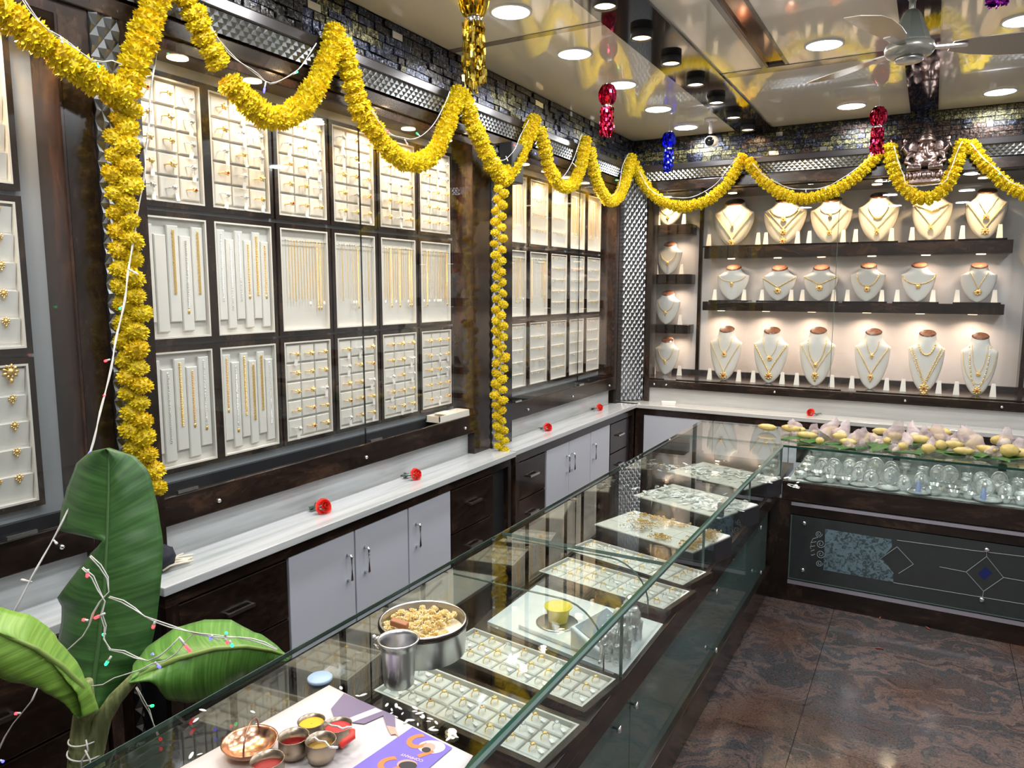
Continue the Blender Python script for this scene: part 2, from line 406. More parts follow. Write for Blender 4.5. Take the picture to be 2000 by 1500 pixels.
ORD = ['first', 'second', 'third', 'fourth', 'fifth', 'sixth', 'seventh', 'eighth', 'ninth', 'tenth', 'eleventh', 'twelfth', 'thirteenth', 'fourteenth', 'fifteenth', 'sixteenth', 'seventeenth', 'eighteenth', 'nineteenth']
for _k in (0, 2, 4): ORD += [_T[_k]] + [_T[_k+1] % _o for _o in ORD[:9]]

# ------------------------------------------------------------------ setting
fl = thing('floor', None, None, (0, 2.5, 0), kind='structure')
MB().box((-3, -2, -.06), (2.4, 7, -.012)).build('screed', BLACKM, fl)
xs = [-2.95, -2.05, -1.20, -.372, .46, 1.29, 2.3]; ys = [-1.9, -.35, .98, 2.975, 4.97, 6.8]
for i in range(len(xs)-1):
    for j in range(len(ys)-1):
        MB().box((xs[i]+.0012, ys[j]+.0012, -.012), (xs[i+1]-.0012, ys[j+1]-.0012, 0)).build('slab', GRAN, fl)
# outer walls
B((-2.75, -1.9, 0), (-2.6, 6.95, 3.1)).build('wall_left', GREYP, kind='structure')
B((-2.6, 6.75, 0), (2.3, 6.9, 3.1)).build('wall_back', GREYP, kind='structure')
WR = mat('right_wall_panel', (.45, .42, .40), .5)
B((2.2, -1.9, 0), (2.35, 6.75, 3.1)).build('wall_right', WR, kind='structure')
B((-2.6, -2.0, 0), (2.2, -1.85, 3.1)).build('wall_front', WR, kind='structure')
# ceiling
ce = thing('ceiling', None, None, (0, 2.5, ZC), kind='structure')
B((-2.7, -1.9, ZC+.02), (2.3, 6.8, ZC+.10)).build('slab_above', CEILG, ce)
def cpanel(x0, x1, y0, y1): B((x0, y0, ZC), (x1, y1, ZC+.02)).build('panel', CEIL, ce)
for y0, y1 in ((-1.85, .05), (.09, 1.64), (1.68, 3.22), (3.27, YB)): cpanel(-2.19, -1.36, y0, y1)
for y0, y1 in ((-1.85, .9), (.94, 4.30)): cpanel(-1.10, -.88, y0, y1); 
for y0, y1 in ((-1.85, .9), (.94, 4.38)): cpanel(-.74, -.205, y0, y1)
cpanel(-1.10, -.205, 4.40, YB)
for y0, y1 in ((-1.85, 1.4), (1.44, 4.38), (4.43, YB)): cpanel(-.045, 2.2, y0, y1)
B((-1.10, 4.30, ZC-.003), (-.205, 4.40, ZC+.02)).build('joint_strip', CEILG, ce)
B((-.88, -1.85, ZC-.003), (-.855, 4.30, ZC+.02)).build('joint_strip', CEILG, ce)
B((-2.19, 3.22, ZC-.003), (-1.36, 3.27, ZC+.02)).build('joint_strip', CEILG, ce)
B((-.045, 4.38, ZC-.003), (2.2, 4.43, ZC+.02)).build('joint_strip', CEILG, ce)
# recessed slot
sl = thing('trim_1', None, None, (-.8, 1, ZC), kind='structure')
B((-.855, -1.85, ZC-.001), (-.845, 4.3, ZC+.02)).build('slot_edge', WOOD, sl)
B((-.76, -1.85, ZC-.001), (-.74, 4.3, ZC+.02)).build('slot_edge', WOOD, sl)
B((-.845, -1.85, ZC+.012), (-.76, 4.3, ZC+.02)).build('slot_back', mat('slot_mirror', (.35, .22, .14), .08, 1), sl)
BLUEG = mat('blue_black_gloss', (.004, .004, .02), .04, coat=.5)
B((-1.36, -1.85, ZC-.012), (-1.10, YB, ZC+.02)).build('trim_2', BLACK, kind='structure')
B((-.205, -1.85, ZC-.012), (-.045, YB, ZC+.02)).build('trim_3', BLUEG, kind='structure')

# led panels
me_led = MB().lathe([(.092, 0), (.092, -.006), (.082, -.008), (.082, -.002)], 32, cap=(False, False)).mesh('rim', RIMW, True)
me_dif = MB().lathe([(.083, -.004), (.083, -.0065)], 32).mesh('diffuser', LEDM)
for k, (x, y) in enumerate(LEDS):
    vis = (x < 1 and y > 2.9)
    if x == -1.66: lab = '%s round white ceiling light from the near end of the left row' % ORD[int(round((y-.29)/.655))]
    elif x < 0: lab = 'round white ceiling light left of the fan strip, %s from the near end' % ORD[int(round((y+.1)/1.38))]
    elif x < 1: lab = 'round white ceiling light right of the fan strip, %s from the near end' % ORD[int(round((y+.1)/1.38))]
    else: lab = 'round white ceiling light near the right wall, %s from the near end' % ORD[int(round((y-.6)/1.55))]
    t = thing('ceiling_light', lab, 'ceiling light', (x, y, ZC), 'round ceiling lights')
    inst('rim', me_led, t, (0, 0, 0)); inst('diffuser', me_dif, t, (0, 0, 0))
# downlights in the dark strip
me_can = MB().lathe([(.052, 0), (.052, -.035), (.044, -.035), (.044, -.02)], 24, cap=(False, False)).mesh('can', BLACKM, True)
me_lens = MB().lathe([(.044, -.024), (.044, -.027)], 24).mesh('lens', WARMD)
for i, y in enumerate([.3, .75, 1.2, 1.64, 2.08, 2.52, 2.96, 3.40, 3.842, 4.293, 4.757, 5.213, 5.65]):
    t = thing('downlight', 'black rimmed warm downlight, %s from the near end of the dark strip' % ORD[i], 'downlight', (-1.24, y, ZC-.012), 'downlights in the dark ceiling strip')
    inst('can', me_can, t, (0, 0, 0)); inst('lens', me_lens, t, (0, 0, 0))
    if y > 2: area('downlight_glow', (-1.24, y, ZC-.042), .07, 1.2, WARM)

# ---- fascia with mosaic tiles
def fascia(name, left):
    t = thing(name, None, None, (XF-.05, 3, 2.785) if left else (0, YB+.05, 2.785), kind='structure')
    if left: B((XF-.2, -1.5, 2.785), (XF-.012, YB, ZC)).build('backing', BLACKM, t)
    else: B((XF, YB+.012, 2.785), (2.2, YB+.2, ZC)).build('backing', BLACKM, t)
    a0, a1 = (1.9, YB-.005) if left else (XF+.005, 1.0)
    rows = [2.787+.0332*i for i in range(7)]
    tiles = []
    for j in range(6):
        a = a0 - random.random()*.05
        while a < a1:
            wd = random.choice((.038, .05, .062, .075)); b = min(a+wd, a1)
            if b-a > .012: tiles.append((max(a, a0), b, rows[j], rows[j+1]))
            a = b
    tiles.sort(key=lambda q: q[0] if left else -abs(q[0]-.0) * -1)
    def mk(q, mbx):
        a, b, z0, z1 = q; d = random.choice((.003, .008, .013)); g = .002
        if left: mbx.box((XF-.012, a+g, z0+g), (XF-.006+d, b-g, z1-g))
        else: mbx.box((a+g, YB+.012, z0+g), (b-g, YB+.006-d, z1-g))
    def pick(q):
        v = noise.noise(Vector((q[0]*2.2, q[2]*9, 3 if left else 9))) + random.uniform(-.25, .25)
        r = random.random()
        if r < .025: return 5
        if left: return 3 if v > .42 else 2 if v > .2 else 0 if v > -.12 else 1
        return 4 if (v < -.25) else 1 if v < -.02 else 0 if v < .12 else 2 if v < .35 else 3
    for q in tiles[:300]:
        mb = MB(); mk(q, mb); mb.build('tile', MOS[pick(q)], t)
    rest = MB()
    for q in tiles[300:]:
        n0 = len(rest.f); mk(q, rest); k = pick(q)
        for i in range(n0, len(rest.f)): rest.mi[i] = k
    if rest.v: rest.build('tile', MOS, t, kind='stuff')
fascia('trim_4', True); fascia('trim_5', False)

# ---- cornice: dark moulding, pressed metal band, dark header
def pyr(mb, P, ex, ey, en, nx, ny, sx, sy, h, diag=True):
    "grid of raised diamonds on a band starting at P"
    for i in range(nx):
        for j in range(ny+1):
            cx = (i+.5)*sx; cy = j*sy if i % 2 else (j+.5)*sy
            if j == ny and not i % 2: continue
            pts = [(cx-sx, cy), (cx, cy-sy/2), (cx+sx, cy), (cx, cy+sy/2)]
            pts = [(min(max(x, 0), nx*sx), min(max(y, 0), ny*sy)) for x, y in pts]
            vs = [P+ex*x+ey*y for x, y in pts]+[P+ex*min(max(cx, 0), nx*sx)+ey*min(max(cy, 0), ny*sy)+en*h]
            mb.add(vs, [(0, 1, 4), (1, 2, 4), (2, 3, 4), (3, 0, 4)])
t = thing('trim_6', None, None, (XF, 3, 2.6), kind='structure')
MB().box((XF-.1, -1.5, 2.735), (XF+.03, YB, 2.785)).build('moulding', DARKM, t, bevel=.008)
MB().box((XF-.1, -1.5, 2.60), (XF-.006, YB, 2.735)).build('header', RUST, t)
MB().box((XF-.1, -1.5, 2.60), (XF+.012, YB, 2.655)).build('lip', WOODH, t, bevel=.004)
mb = MB(); pyr(mb, Vector((XF+.022, .9, 2.735)), Vector((0, 1, 0)), Vector((-.012, 0, -.07)).normalized(), Vector((1, 0, -.2)).normalized(), int((YB-.9)/.018), 2, .018, .035, .009)
mb.build('pressed_band', DIAM, t, kind='stuff')
t = thing('trim_7', None, None, (0, YB, 2.6), kind='structure')
MB().box((XF, YB-.03, 2.735), (2.2, YB+.1, 2.785)).build('moulding', DARKM, t, bevel=.008)
MB().box((XF, YB+.006, 2.60), (2.2, YB+.1, 2.735)).build('header', WOODX, t)
MB().box((XF, YB-.012, 2.585), (2.2, YB+.1, 2.655)).build('lip', WOODX, t, bevel=.004)
mb = MB(); pyr(mb, Vector((XF+.02, YB-.022, 2.735)), Vector((1, 0, 0)), Vector((0, .012, -.07)).normalized(), Vector((0, -1, -.2)).normalized(), int(3.2/.018), 2, .018, .035, .009)
mb.build('pressed_band', DIAM, t, kind='stuff')

# ---- pillars of the left wall
def pillar(name, parts, metal=None):
    t = thing(name, None, None, (XF, parts[0][0], 0), kind='structure')
    for (y0, y1, x, mt) in parts: B((-2.6, y0, 0 if metal else .88), (x, y1, 2.6)).build('post', mt, t)
    if metal:
        y0, y1, x, z0, z1 = metal
        B((-2.6, y0, z0), (x, y1, z1)).build('strip_backing', DARKM, t)
        mb = MB(); n = int((z1-z0)/.03)
        pyr(mb, Vector((x, y0, z0)), Vector((0, 0, 1)), Vector((0, 1, 0)), Vector((1, 0, 0)), n, 2, .03, (y1-y0)/2, .010)
        mb.build('pressed_band', DIAM, t, kind='stuff')
pillar('trim_8', [(1.275, 1.364, XF, WOOD), (1.452, 1.51, XF+.012, WOOD)], (1.364, 1.452, XF+.004, 0, 2.66))
pillar('trim_9', [(3.45, 3.63, XF, WOOD), (3.76, 3.86, XF+.01, BLACK)], (3.63, 3.76, XF+.004, 0, 2.62))
# corner with a slanting pressed metal panel
t = thing('trim_10', None, None, (XF, 5.6, ZK), kind='structure')
B((-2.6, 5.545, ZK), (-2.33, 5.70, 2.6)).build('post', RUST, t)
B((-2.33, 5.60, ZK), (XF, 5.70, 2.6)).build('post', WOOD, t)
B((-2.26, 5.545, ZK+.12), (XF, 5.61, 2.6)).build('post', RUST, t)
B((-2.045, YB, ZK), (-2.0, YB+.14, 2.6)).build('post', WOOD, t)
P0 = Vector((-2.235, 5.70, ZK)); P1 = Vector((-2.06, 5.86, ZK)); e = (P1-P0).normalized(); nrm = Vector((e.y, -e.x, 0))
mb = MB().prism([P0, P1, P1+Vector((0, 0, 1.85)), P0+Vector((0, 0, 1.85))], nrm*-1, .02); mb.build('panel_backing', DARKM, t)
mb = MB(); pyr(mb, P0+nrm*.001, Vector((0, 0, 1)), e, nrm, 61, 6, .03, (P1-P0).length/6, .008)
mb.build('pressed_band', DIAM, t, kind='stuff')

# ------------------------------------------------------------------ left wall showcases
XBK = -2.325
SOF = 2.565
def lamp_disc(parent, x, y, z, r=.03):
    MB().lathe([(r, -.003), (r, 0)], 20, (x, y, z)).build('lamp_lens', WARMD, parent)
def showcase(label, y0, y1, spots, panes, inner_right=True):
    t = thing('wall_showcase', label, 'showcase', (XF-.1, (y0+y1)/2, 1.0))
    B((XBK-.02, y0, 1.01), (XBK, y1, SOF)).build('back_panel', GREYP, t)
    B((XBK-.02, y0, SOF), (XF, y1, 2.60)).build('soffit', RUST, t)
    B((XBK, y0, 1.01), (XF-.02, y1, 1.06)).build('floor_board', BLACK, t)
    B((XBK, y0, 1.06), (XBK+.02, y1, 1.115)).build('kick_board', CHAR, t)
    B((XBK, y0-.001, 1.01), (XF, y0+.008, SOF)).build('side_board', RUST, t)
    B((XBK, y1-.008, 1.01), (XF, y1+.001, SOF)).build('side_board', RUST, t)
    r = B((XF-.018, y0, 1.005), (XF+.002, y1, 1.105)).build('bottom_rail', WOODH, t, bevel=.003)
    for yy in (y0+.22, (y0+y1)/2+.05, y1-.1):
        MB().lathe([(.008, 0), (.008, .006), (.004, .010)], 12, (XF+.001, yy, 1.045), M=Matrix.Rotation(pi/2, 3, 'Y')).build('stud', CHROME, r, True)
    for k, (a, b, dx) in enumerate(panes):
        p = MB().box((XF-.012+dx, a, 1.105), (XF-.007+dx, b, 2.60)).build('glass_door', GLASS, t, label='clear sliding glass door')
        B((XF-.0125+dx, b-.004, 1.105), (XF-.0065+dx, b, 2.60)).build('glass_edge', BLACK, p)
        MB().box((XF-.006+dx, a+.06, 1.108), (XF+.002+dx, a+.14, 1.118)).build('pull', CHROME, p)
    for y in spots:
        MB().lathe([(.034, -.003), (.034, 0)], 20, (-2.245, y, SOF)).build('lamp_lens', WARMD, t)
        area('showcase_spot', (-2.235, y, SOF-.008), .05, SPOT_W, WARM, rot=(0, radians(-14), 0), spread=radians(120))
    return t
showcase('near wall showcase at left edge, beyond the leaf side pillar', .3, 1.275, (.55, .87, 1.13), [(.3, 1.0, 0), (.97, 1.275, .006)])
showcase('large wall showcase with three rows of six trays', 1.51, 3.45, [1.70+.314*i for i in range(6)], [(1.51, 2.545, 0), (2.50, 3.45, .006)])
showcase('farther wall showcase with three rows of five trays', 3.86, 5.545, [4.12+.307*i for i in range(5)], [(3.86, 4.86, 0), (4.80, 5.545, .006)])

# ---- trays and jewellery prototypes (local: x right, y up, z out of the board)
RW = Matrix(((0, 0, 1), (1, 0, 0), (0, 1, 0)))        # local x->world y, y->z, z->x
def ring_proto(name, stone, tagg, gm=GOLD, hs=1.0):
    t = thing(name, 'gold ring', 'ring')
    pts = [(.0105*cos(a), 0, .004+.0105*sin(a)) for a in [2*pi*k/14 for k in range(14)]]
    MB().tube(pts, .0014, 5, closed=True).build('band', gm, t, True, True)
    hd = MB().ell((0, 0, .0155), (.006*hs, .005*hs, .003*hs), 0, 8, 5)
    for a in range(5): hd.ell((.005*hs*cos(a*1.257), .0045*hs*sin(a*1.257), .0155), (.0022*hs,)*3, 0, 6, 4)
    hd.build('setting', gm, t, True, True)
    if stone: MB().ell((0, 0, .0185), (.0028, .0028, .0016), 0, 8, 4).build('stone', stone, t, True, True)
    if tagg:
        MB().tube([(0, .002, .012), (.005, -.006, .008), (.008, -.012, .006)], .0005, 4).box((.004, -.028, .004), (.013, -.012, .0052)).build('price_tag', TAG, t, False, True)
    t.hide_render = False
    return t
protos_used = {}
RINGP = [ring_proto('gold_ring', None, False), ring_proto('gold_ring', REDST, False), ring_proto('gold_ring', None, True), ring_proto('gold_ring', PEARL, False, GOLD, 1.2), ring_proto('silver_ring', PEARL, True, SILVER)]
def place(proto, loc, rot, label, group, scale=None):
    "first use moves the prototype itself, later uses copy it"
    key = proto.name
    if key not in KIDS: KIDS[key] = list(proto.children)
    if key not in protos_used:
        protos_used[key] = 1; proto.location = loc
        if rot is not None: proto.rotation_euler = rot.to_euler() if isinstance(rot, Matrix) else rot
        if scale: proto.scale = (scale,)*3
        proto['label'] = label; proto['group'] = group; return proto
    c = fast_copy(proto, loc, rot, label, scale, group)
    if not scale: c.scale = (1, 1, 1)
    return c
def tray(label, W, H, kind, loc, rot, nx=3, ny=5, group=None, dark=WOOD):
    t = thing('jewellery_tray', label, 'tray', loc, group, rot=rot)
    f = MB(); d = .026; fr = .018
    for a, b in (((-W/2-fr, -H/2-fr, 0), (W/2+fr, -H/2, d)), ((-W/2-fr, H/2, 0), (W/2+fr, H/2+fr, d)), ((-W/2-fr, -H/2, 0), (-W/2, H/2, d)), ((W/2, -H/2, 0), (W/2+fr, H/2, d))): f.box(a, b)
    f.build('frame', dark, t, False, True)
    MB().box((-W/2, -H/2, 0), (W/2, H/2, .008)).build('lining', CREAM, t, False, True)
    b = .006; li = MB()
    for a, c in (((-W/2, -H/2, .008), (W/2, -H/2+b, d+.001)), ((-W/2, H/2-b, .008), (W/2, H/2, d+.001)), ((-W/2, -H/2+b, .008), (-W/2+b, H/2-b, d+.001)), ((W/2-b, -H/2+b, .008), (W/2, H/2-b, d+.001))): li.box(a, c)
    li.build('inner_lip', CREAM, t, False, True)
    cells = []
    if kind == 'pads':
        gw, gh = (W-.022)/nx, (H-.022)/ny
        me = MB().pad((-gw/2+.003, -gh/2+.004, 0), (gw/2-.003, gh/2-.004, .013), .003).mesh('pad', CREAM2)
        for j in range(ny):
            for i in range(nx):
                c = Vector((-W/2+.011+gw*(i+.5), H/2-.011-gh*(j+.5), .008)); inst('pad', me, t, c); cells.append((i, j, c+Vector((0, 0, .013))))
    elif kind == 'strips':
        gw = (W-.02)/nx
        me = MB().pad((-gw/2+.002, -H*.40, 0), (gw/2-.002, H*.40, .012), .003).mesh('strip_pad', CREAM2)
        for i in range(nx):
            c = Vector((-W/2+.01+gw*(i+.5), H*.035 if i % 2 == 0 else -H*.045, .008)); inst('strip_pad', me, t, c); cells.append((i, 0, c+Vector((0, H*.36, .012))))
    elif kind == 'rows':
        gh = (H-.02)/ny
        me = MB().add([(-W/2+.008, -gh/2+.003, .001), (W/2-.008, -gh/2+.003, .001), (W/2-.008, gh/2-.004, .014), (-W/2+.008, gh/2-.004, .014), (W/2-.008, gh/2-.003, 0), (-W/2+.008, gh/2-.003, 0), (-W/2+.008, -gh/2+.003, 0), (W/2-.008, -gh/2+.003, 0)],
                      [(0, 1, 2, 3), (3, 2, 4, 5), (5, 4, 7, 6), (6, 7, 1, 0), (0, 3, 5, 6), (1, 7, 4, 2)]).mesh('row_pad', CREAM2)
        for j in range(ny):
            c = Vector((0, H/2-.01-gh*(j+.5), .008)); inst('row_pad', me, t, c)
            for i in range(nx): cells.append((i, j, Vector((-W/2+.02+(W-.04)*(i+.5)/nx, c.y+gh*.38, .022))))
    elif kind == 'chains':
        MB().tube([(-W/2+.006, H*.38, .02), (W/2-.006, H*.38, .02)], .002, 6).build('hanging_bar', STEEL, t, True, True)
        for i in range(nx): cells.append((i, 0, Vector((-W/2+.02+(W-.04)*(i+.5)/nx, H*.385, .023))))
    return t, cells
def xform(loc, rot, p): return Vector(loc) + (rot @ p)
def chain_proto(L, r, m, pend=None, name='gold_chain', cat='chain', bead=False):
    t = thing(name, name, cat)
    mb = MB(); n = int(L/.006)
    for k in range(n):
        z = -L*k/n
        if bead: mb.ell((0, z, 0), (r*1.5, .0032, r*1.2), 0, 6, 4)
        else: mb.box((-r, z-.0052, -r*.6), (r, z, r*.6)) if k % 2 else mb.box((-r*.6, z-.0058, -r), (r*.6, z, r))
    mb.build('links', m, t, False, True)
    if pend: MB().ell((0, -L-.008, .001), (.006, .009, .0025), 0, 10, 6).build('pendant', pend, t, True, True)
    MB().ell((0, .002, 0), (.003, .004, .002), 0, 6, 4).build('clasp', m, t, True, True)
    return t
CH = [chain_proto(.24, .0012, GOLD), chain_proto(.25, .002, GOLD), chain_proto(.235, .0011, SILVER, None, 'silver_chain'), chain_proto(.25, .0012, GOLD, TAG), chain_proto(.27, .0024, GOLD, GOLD, bead=True)]
BR = [chain_proto(.23, .0042, GOLD, None, 'gold_bracelet', 'bracelet', True), chain_proto(.24, .0036, SILVER, GOLD, 'mixed_metal_bracelet', 'bracelet', True),
      chain_proto(.22, .0050, GOLD, None, 'gold_bracelet', 'bracelet'), chain_proto(.19, .0034, GOLDR, GOLD, 'rose_gold_bracelet', 'bracelet', True), chain_proto(.25, .0030, SILVER, None, 'silver_bracelet', 'bracelet', True)]
def ear_proto(m, k):
    t = thing('earring', 'gold earring', 'earring')
    mb = MB().ell((0, 0, .002), (.0045, .0045, .002), 0, 8, 5)
    if k: mb.ell((0, -.010, .002), (.0035, .006, .0022), 0, 8, 5)
    mb.build('drop', m, t, True, True)
    MB().tube([(0, 0, 0), (0, .003, -.002)], .0007, 4).build('hook', m, t, False, True)
    return t
EA = [ear_proto(GOLD, 1), ear_proto(SILVER, 1), ear_proto(GOLDR, 0), ear_proto(GOLD, 0)]
ROWN = ['top', 'middle', 'bottom']
def fill(t, cells, kind, rot, loc, td, grp, rng):
    for (i, j, c) in cells:
        P = xform(loc, rot, c)
        if kind == 'pads':
            place(rng.choice(RINGP[:4]) if rng.random() < .8 else RINGP[4], P, rot @ Matrix.Rotation(rng.uniform(-.3, .3), 3, 'Z'),
                  'ring on %s pad, %s pad row, %s' % (['left', 'middle', 'right'][i], ORD[j], td), grp, 1.7)
        elif kind == 'strips':
            p = rng.choice(BR); nm = p['category']
            place(p, P, rot, '%s %s from left on the %s' % (nm, ORD[i], td), grp)
        elif kind == 'chains':
            p = rng.choice(CH); place(p, P, rot, 'fine chain %s from left in %s' % (ORD[i], td), grp)
        elif kind == 'rows':
            place(rng.choice(EA), P, rot, 'earring %s from left, %s row, %s' % (ORD[i], ORD[j], td), grp)
rng = random.Random(3)
Z = [(2.095, 2.505), (1.628, 2.045), (1.170, 1.582)]
# showcase 1
kinds = [['pads']*6, ['strips', 'strips', 'chains', 'chains', 'chains', 'chains'], ['strips', 'strips', 'pads', 'pads', 'pads', 'pads']]
for r in range(3):
    for c in range(6):
        k = kinds[r][c]; y0 = 1.857+(c-1)*.3145; W_ = .268; loc = Vector((XBK+.001, y0+W_/2 - (0 if c else 0), sum(Z[r])/2))
        if c == 0: loc.y = 1.553+.268/2
        td = '%s row %s tray, large showcase' % (ROWN[r], ORD[c])
        nx, ny = {'pads': (3, 5), 'strips': (6 if c else 5, 1), 'chains': ({2: 14, 3: 13, 4: 14, 5: 15}.get(c, 14), 1)}[k]
        what = {'pads': 'framed cream tray of fifteen ring pads', 'strips': 'framed cream tray of bracelets on strips', 'chains': 'framed cream tray of hanging chains'}[k]
        t, cells = tray('%s, %s row, %s from left in the large showcase' % (what, ROWN[r], ORD[c]), W_, Z[r][1]-Z[r][0], k, loc, RW, nx, ny, 'trays in the large showcase')
        if r == 1 and c == 0: cells = cells[2:]
        fill(t, cells, k, RW, loc, td, 'jewellery in the large showcase', rng)
# showcase 2
kinds = [['chains', 'rows', 'rows', 'chains', 'chains'], ['chains', 'chains', 'rows', 'rows', 'rows'], ['rows']*5]
for r in range(3):
    for c in range(5):
        k = kinds[r][c]; W_ = .248; loc = Vector((XBK+.001, 4.002+c*.3075+W_/2, sum(Z[r])/2))
        td = '%s row %s tray, farther showcase' % (ROWN[r], ORD[c])
        nx, ny = {'rows': (7, 5 if r else 4), 'chains': (9, 1)}[k]
        what = {'rows': 'framed cream tray of earring rows', 'chains': 'framed cream tray of hanging chains'}[k]
        t, cells = tray('%s, %s row, %s from left in the farther showcase' % (what, ROWN[r], ORD[c]), W_, Z[r][1]-Z[r][0], k, loc, RW, nx, ny, 'trays in the farther showcase')
        fill(t, cells, k, RW, loc, td, 'jewellery in the farther showcase', rng)
# showcase 0 : two columns, right one partly in view
def big_ear(m):
    t = thing('large_earring', 'gold', 'earring'); mb = MB().ell((0, 0, .004), (.007, .007, .004), 0, 10, 6)
    for a in range(9): mb.ell((.011*cos(a*.698), .011*sin(a*.698), .003), (.005, .003, .0025), 0, 6, 4, M=Matrix.Rotation(a*.698, 3, 'Z'))
    mb.build('rosette', m, t, True, True)
    MB().ell((0, -.018, .003), (.004, .006, .003), 0, 8, 5).build('drop', m, t, True, True); return t
BE = big_ear(GOLD)
for r in range(3):
    for c in range(2):
        loc = Vector((XBK+.001, 1.18-.134-c*.3145, sum(Z[r])/2))
        t, cells = tray('framed cream earring tray, %s row, %s from the left pillar in the near showcase' % (ROWN[r], ORD[c]), .268, Z[r][1]-Z[r][0], 'rows', loc, RW, 4, 5, 'trays in the near showcase')
        if c == 0: fillers = [q for q in cells if q[0] >= 2]
        else: fillers = []
        for (i, j, cc) in fillers:
            place(BE, xform(loc, RW, cc), RW, 'large gold earring, %s row, %s from right, %s tray at left edge' % (ORD[j], ORD[3-i], ROWN[r]), 'earrings in the near showcase', 1.5 if r == 2 and j == 0 else .8)
# white receipt book lying in showcase
t = thing('open_box', 'small open white box on the rail at right end of the large showcase', 'box', (XF-.05, 3.28, 1.105))
MB().box((XF-.10, 3.13, 1.105), (XF-.012, 3.42, 1.110)).box((XF-.10, 3.13, 1.110), (XF-.095, 3.42, 1.138)).box((XF-.017, 3.13, 1.110), (XF-.012, 3.42, 1.138)).box((XF-.10, 3.13, 1.110), (XF-.012, 3.135, 1.138)).box((XF-.10, 3.415, 1.110), (XF-.012, 3.42, 1.138)).build('box_body', STANDW, t)
B((XF-.095, 3.2, 1.138), (XF-.017, 3.3, 1.142)).build('lid_flap', STANDW, t)
# black wall speaker on the metal strip
mb = MB().box((XF+.012, 3.70, 2.40), (XF+.10, 3.83, 2.62)); mb.build('wall_speaker', BLACKM, bevel=.006, label='small black speaker box fixed high between the two showcases', cat='speaker')

# ------------------------------------------------------------------ back wall showcase
YP = 6.50
t = thing('wall_showcase', 'back wall showcase with necklace busts on three long shelves', 'showcase', (-.6, YB+.3, 1.0))
B((-2.3, YP, 1.0), (2.2, YP+.03, 2.60)).build('back_panel', BACKP, t)
B((-2.3, YB+.10, 2.578), (2.2, YP, 2.60)).build('soffit', WOODX, t)
B((-2.3, YB+.14, 1.0), (2.2, YP, 1.06)).build('floor_board', WOODX, t)
B((-2.0, YP-.04, 1.06), (2.2, YP, 1.098)).build('back_rail', CHAR, t)
B((-2.30, YB+.10, 1.0), (-2.215, YP, 2.6)).build('side_board', RUST, t)
B((-2.215, YB+.14, 1.0), (-2.0, YB+.155, 1.06)).build('side_board', RUST, t)
r = B((-2.0, YB-.012, 1.0), (2.2, YB+.01, 1.062)).build('bottom_rail', WOODX, t, bevel=.003)
for x in (-1.95, -1.85, -1.0, -.12, .45):
    MB().lathe([(.009, 0), (.009, .006), (.004, .010)], 12, (x, YB-.012, 1.03), M=Matrix.Rotation(pi/2, 3, 'X')).build('stud', CHROME, r, True)
for k, (a, b, dy) in enumerate([(-2.0, -.62, .03), (-.66, .60, .02)]):
    p = MB().box((a, YB+dy, 1.062), (b, YB+dy+.005, 2.585)).build('glass_door', GLASS, t, label='clear sliding glass door')
    B((b-.003, YB+dy-.001, 1.062), (b, YB+dy+.006, 2.585)).build('glass_edge', EDGEL, p)
    MB().box((a+.12, YB+dy-.008, 1.064), (a+.22, YB+dy, 1.074)).build('pull', CHROME, p)
# dark uprights on the panel
B((-1.792, YP-.03, 1.098), (-1.762, YP, 2.578)).build('upright', WOOD, t)
B((.575, YP-.16, 1.06), (.605, YP, 2.578)).build('upright', WOOD, t)
def shelf(x0, x1, z0, z1, lab, d=.2):
    o = MB().box((x0, YP-d, z0), (x1, YP, z1)).build('shelf_board', WOODX, bevel=.003, label=lab, cat='shelf'); return o
def zat(p, y): return ony(p, y).z
S1 = (zat((1500, 503), YP-.2), zat((1500, 480), YP-.2)); S2 = (zat((1500, 608), YP-.2), zat((1500, 590), YP-.2))
shelf(-1.70, .47, S1[0], S1[1], 'long dark upper shelf under the top row of necklace busts', .2)
shelf(-1.70, .45, S2[0], S2[1], 'long dark lower shelf under the middle row of necklace busts', .2)
for i, (pa, pb) in enumerate((((1272, 440), (1272, 460)), ((1270, 536), (1270, 555)), ((1268, 633), (1268, 650)))):
    shelf(-2.215, ony((1345, 600), YP-.18).x, zat(pb, YP-.18), zat(pa, YP-.18), 'short dark wall shelf left of the upright, %s from the top' % ORD[i], .18)
for x, y in [(ony((px, 370), 6.2).x, 6.22) for px in (1303, 1430, 1530, 1620, 1712, 1815, 1920)]:
    MB().lathe([(.035, -.003), (.035, 0)], 20, (x, y, 2.578)).build('lamp_lens', WARMD, t)
    area('bust_spot', (x, y+.02, 2.57), .05, 2.6, WARM, rot=(radians(8), 0, 0), spread=radians(110))

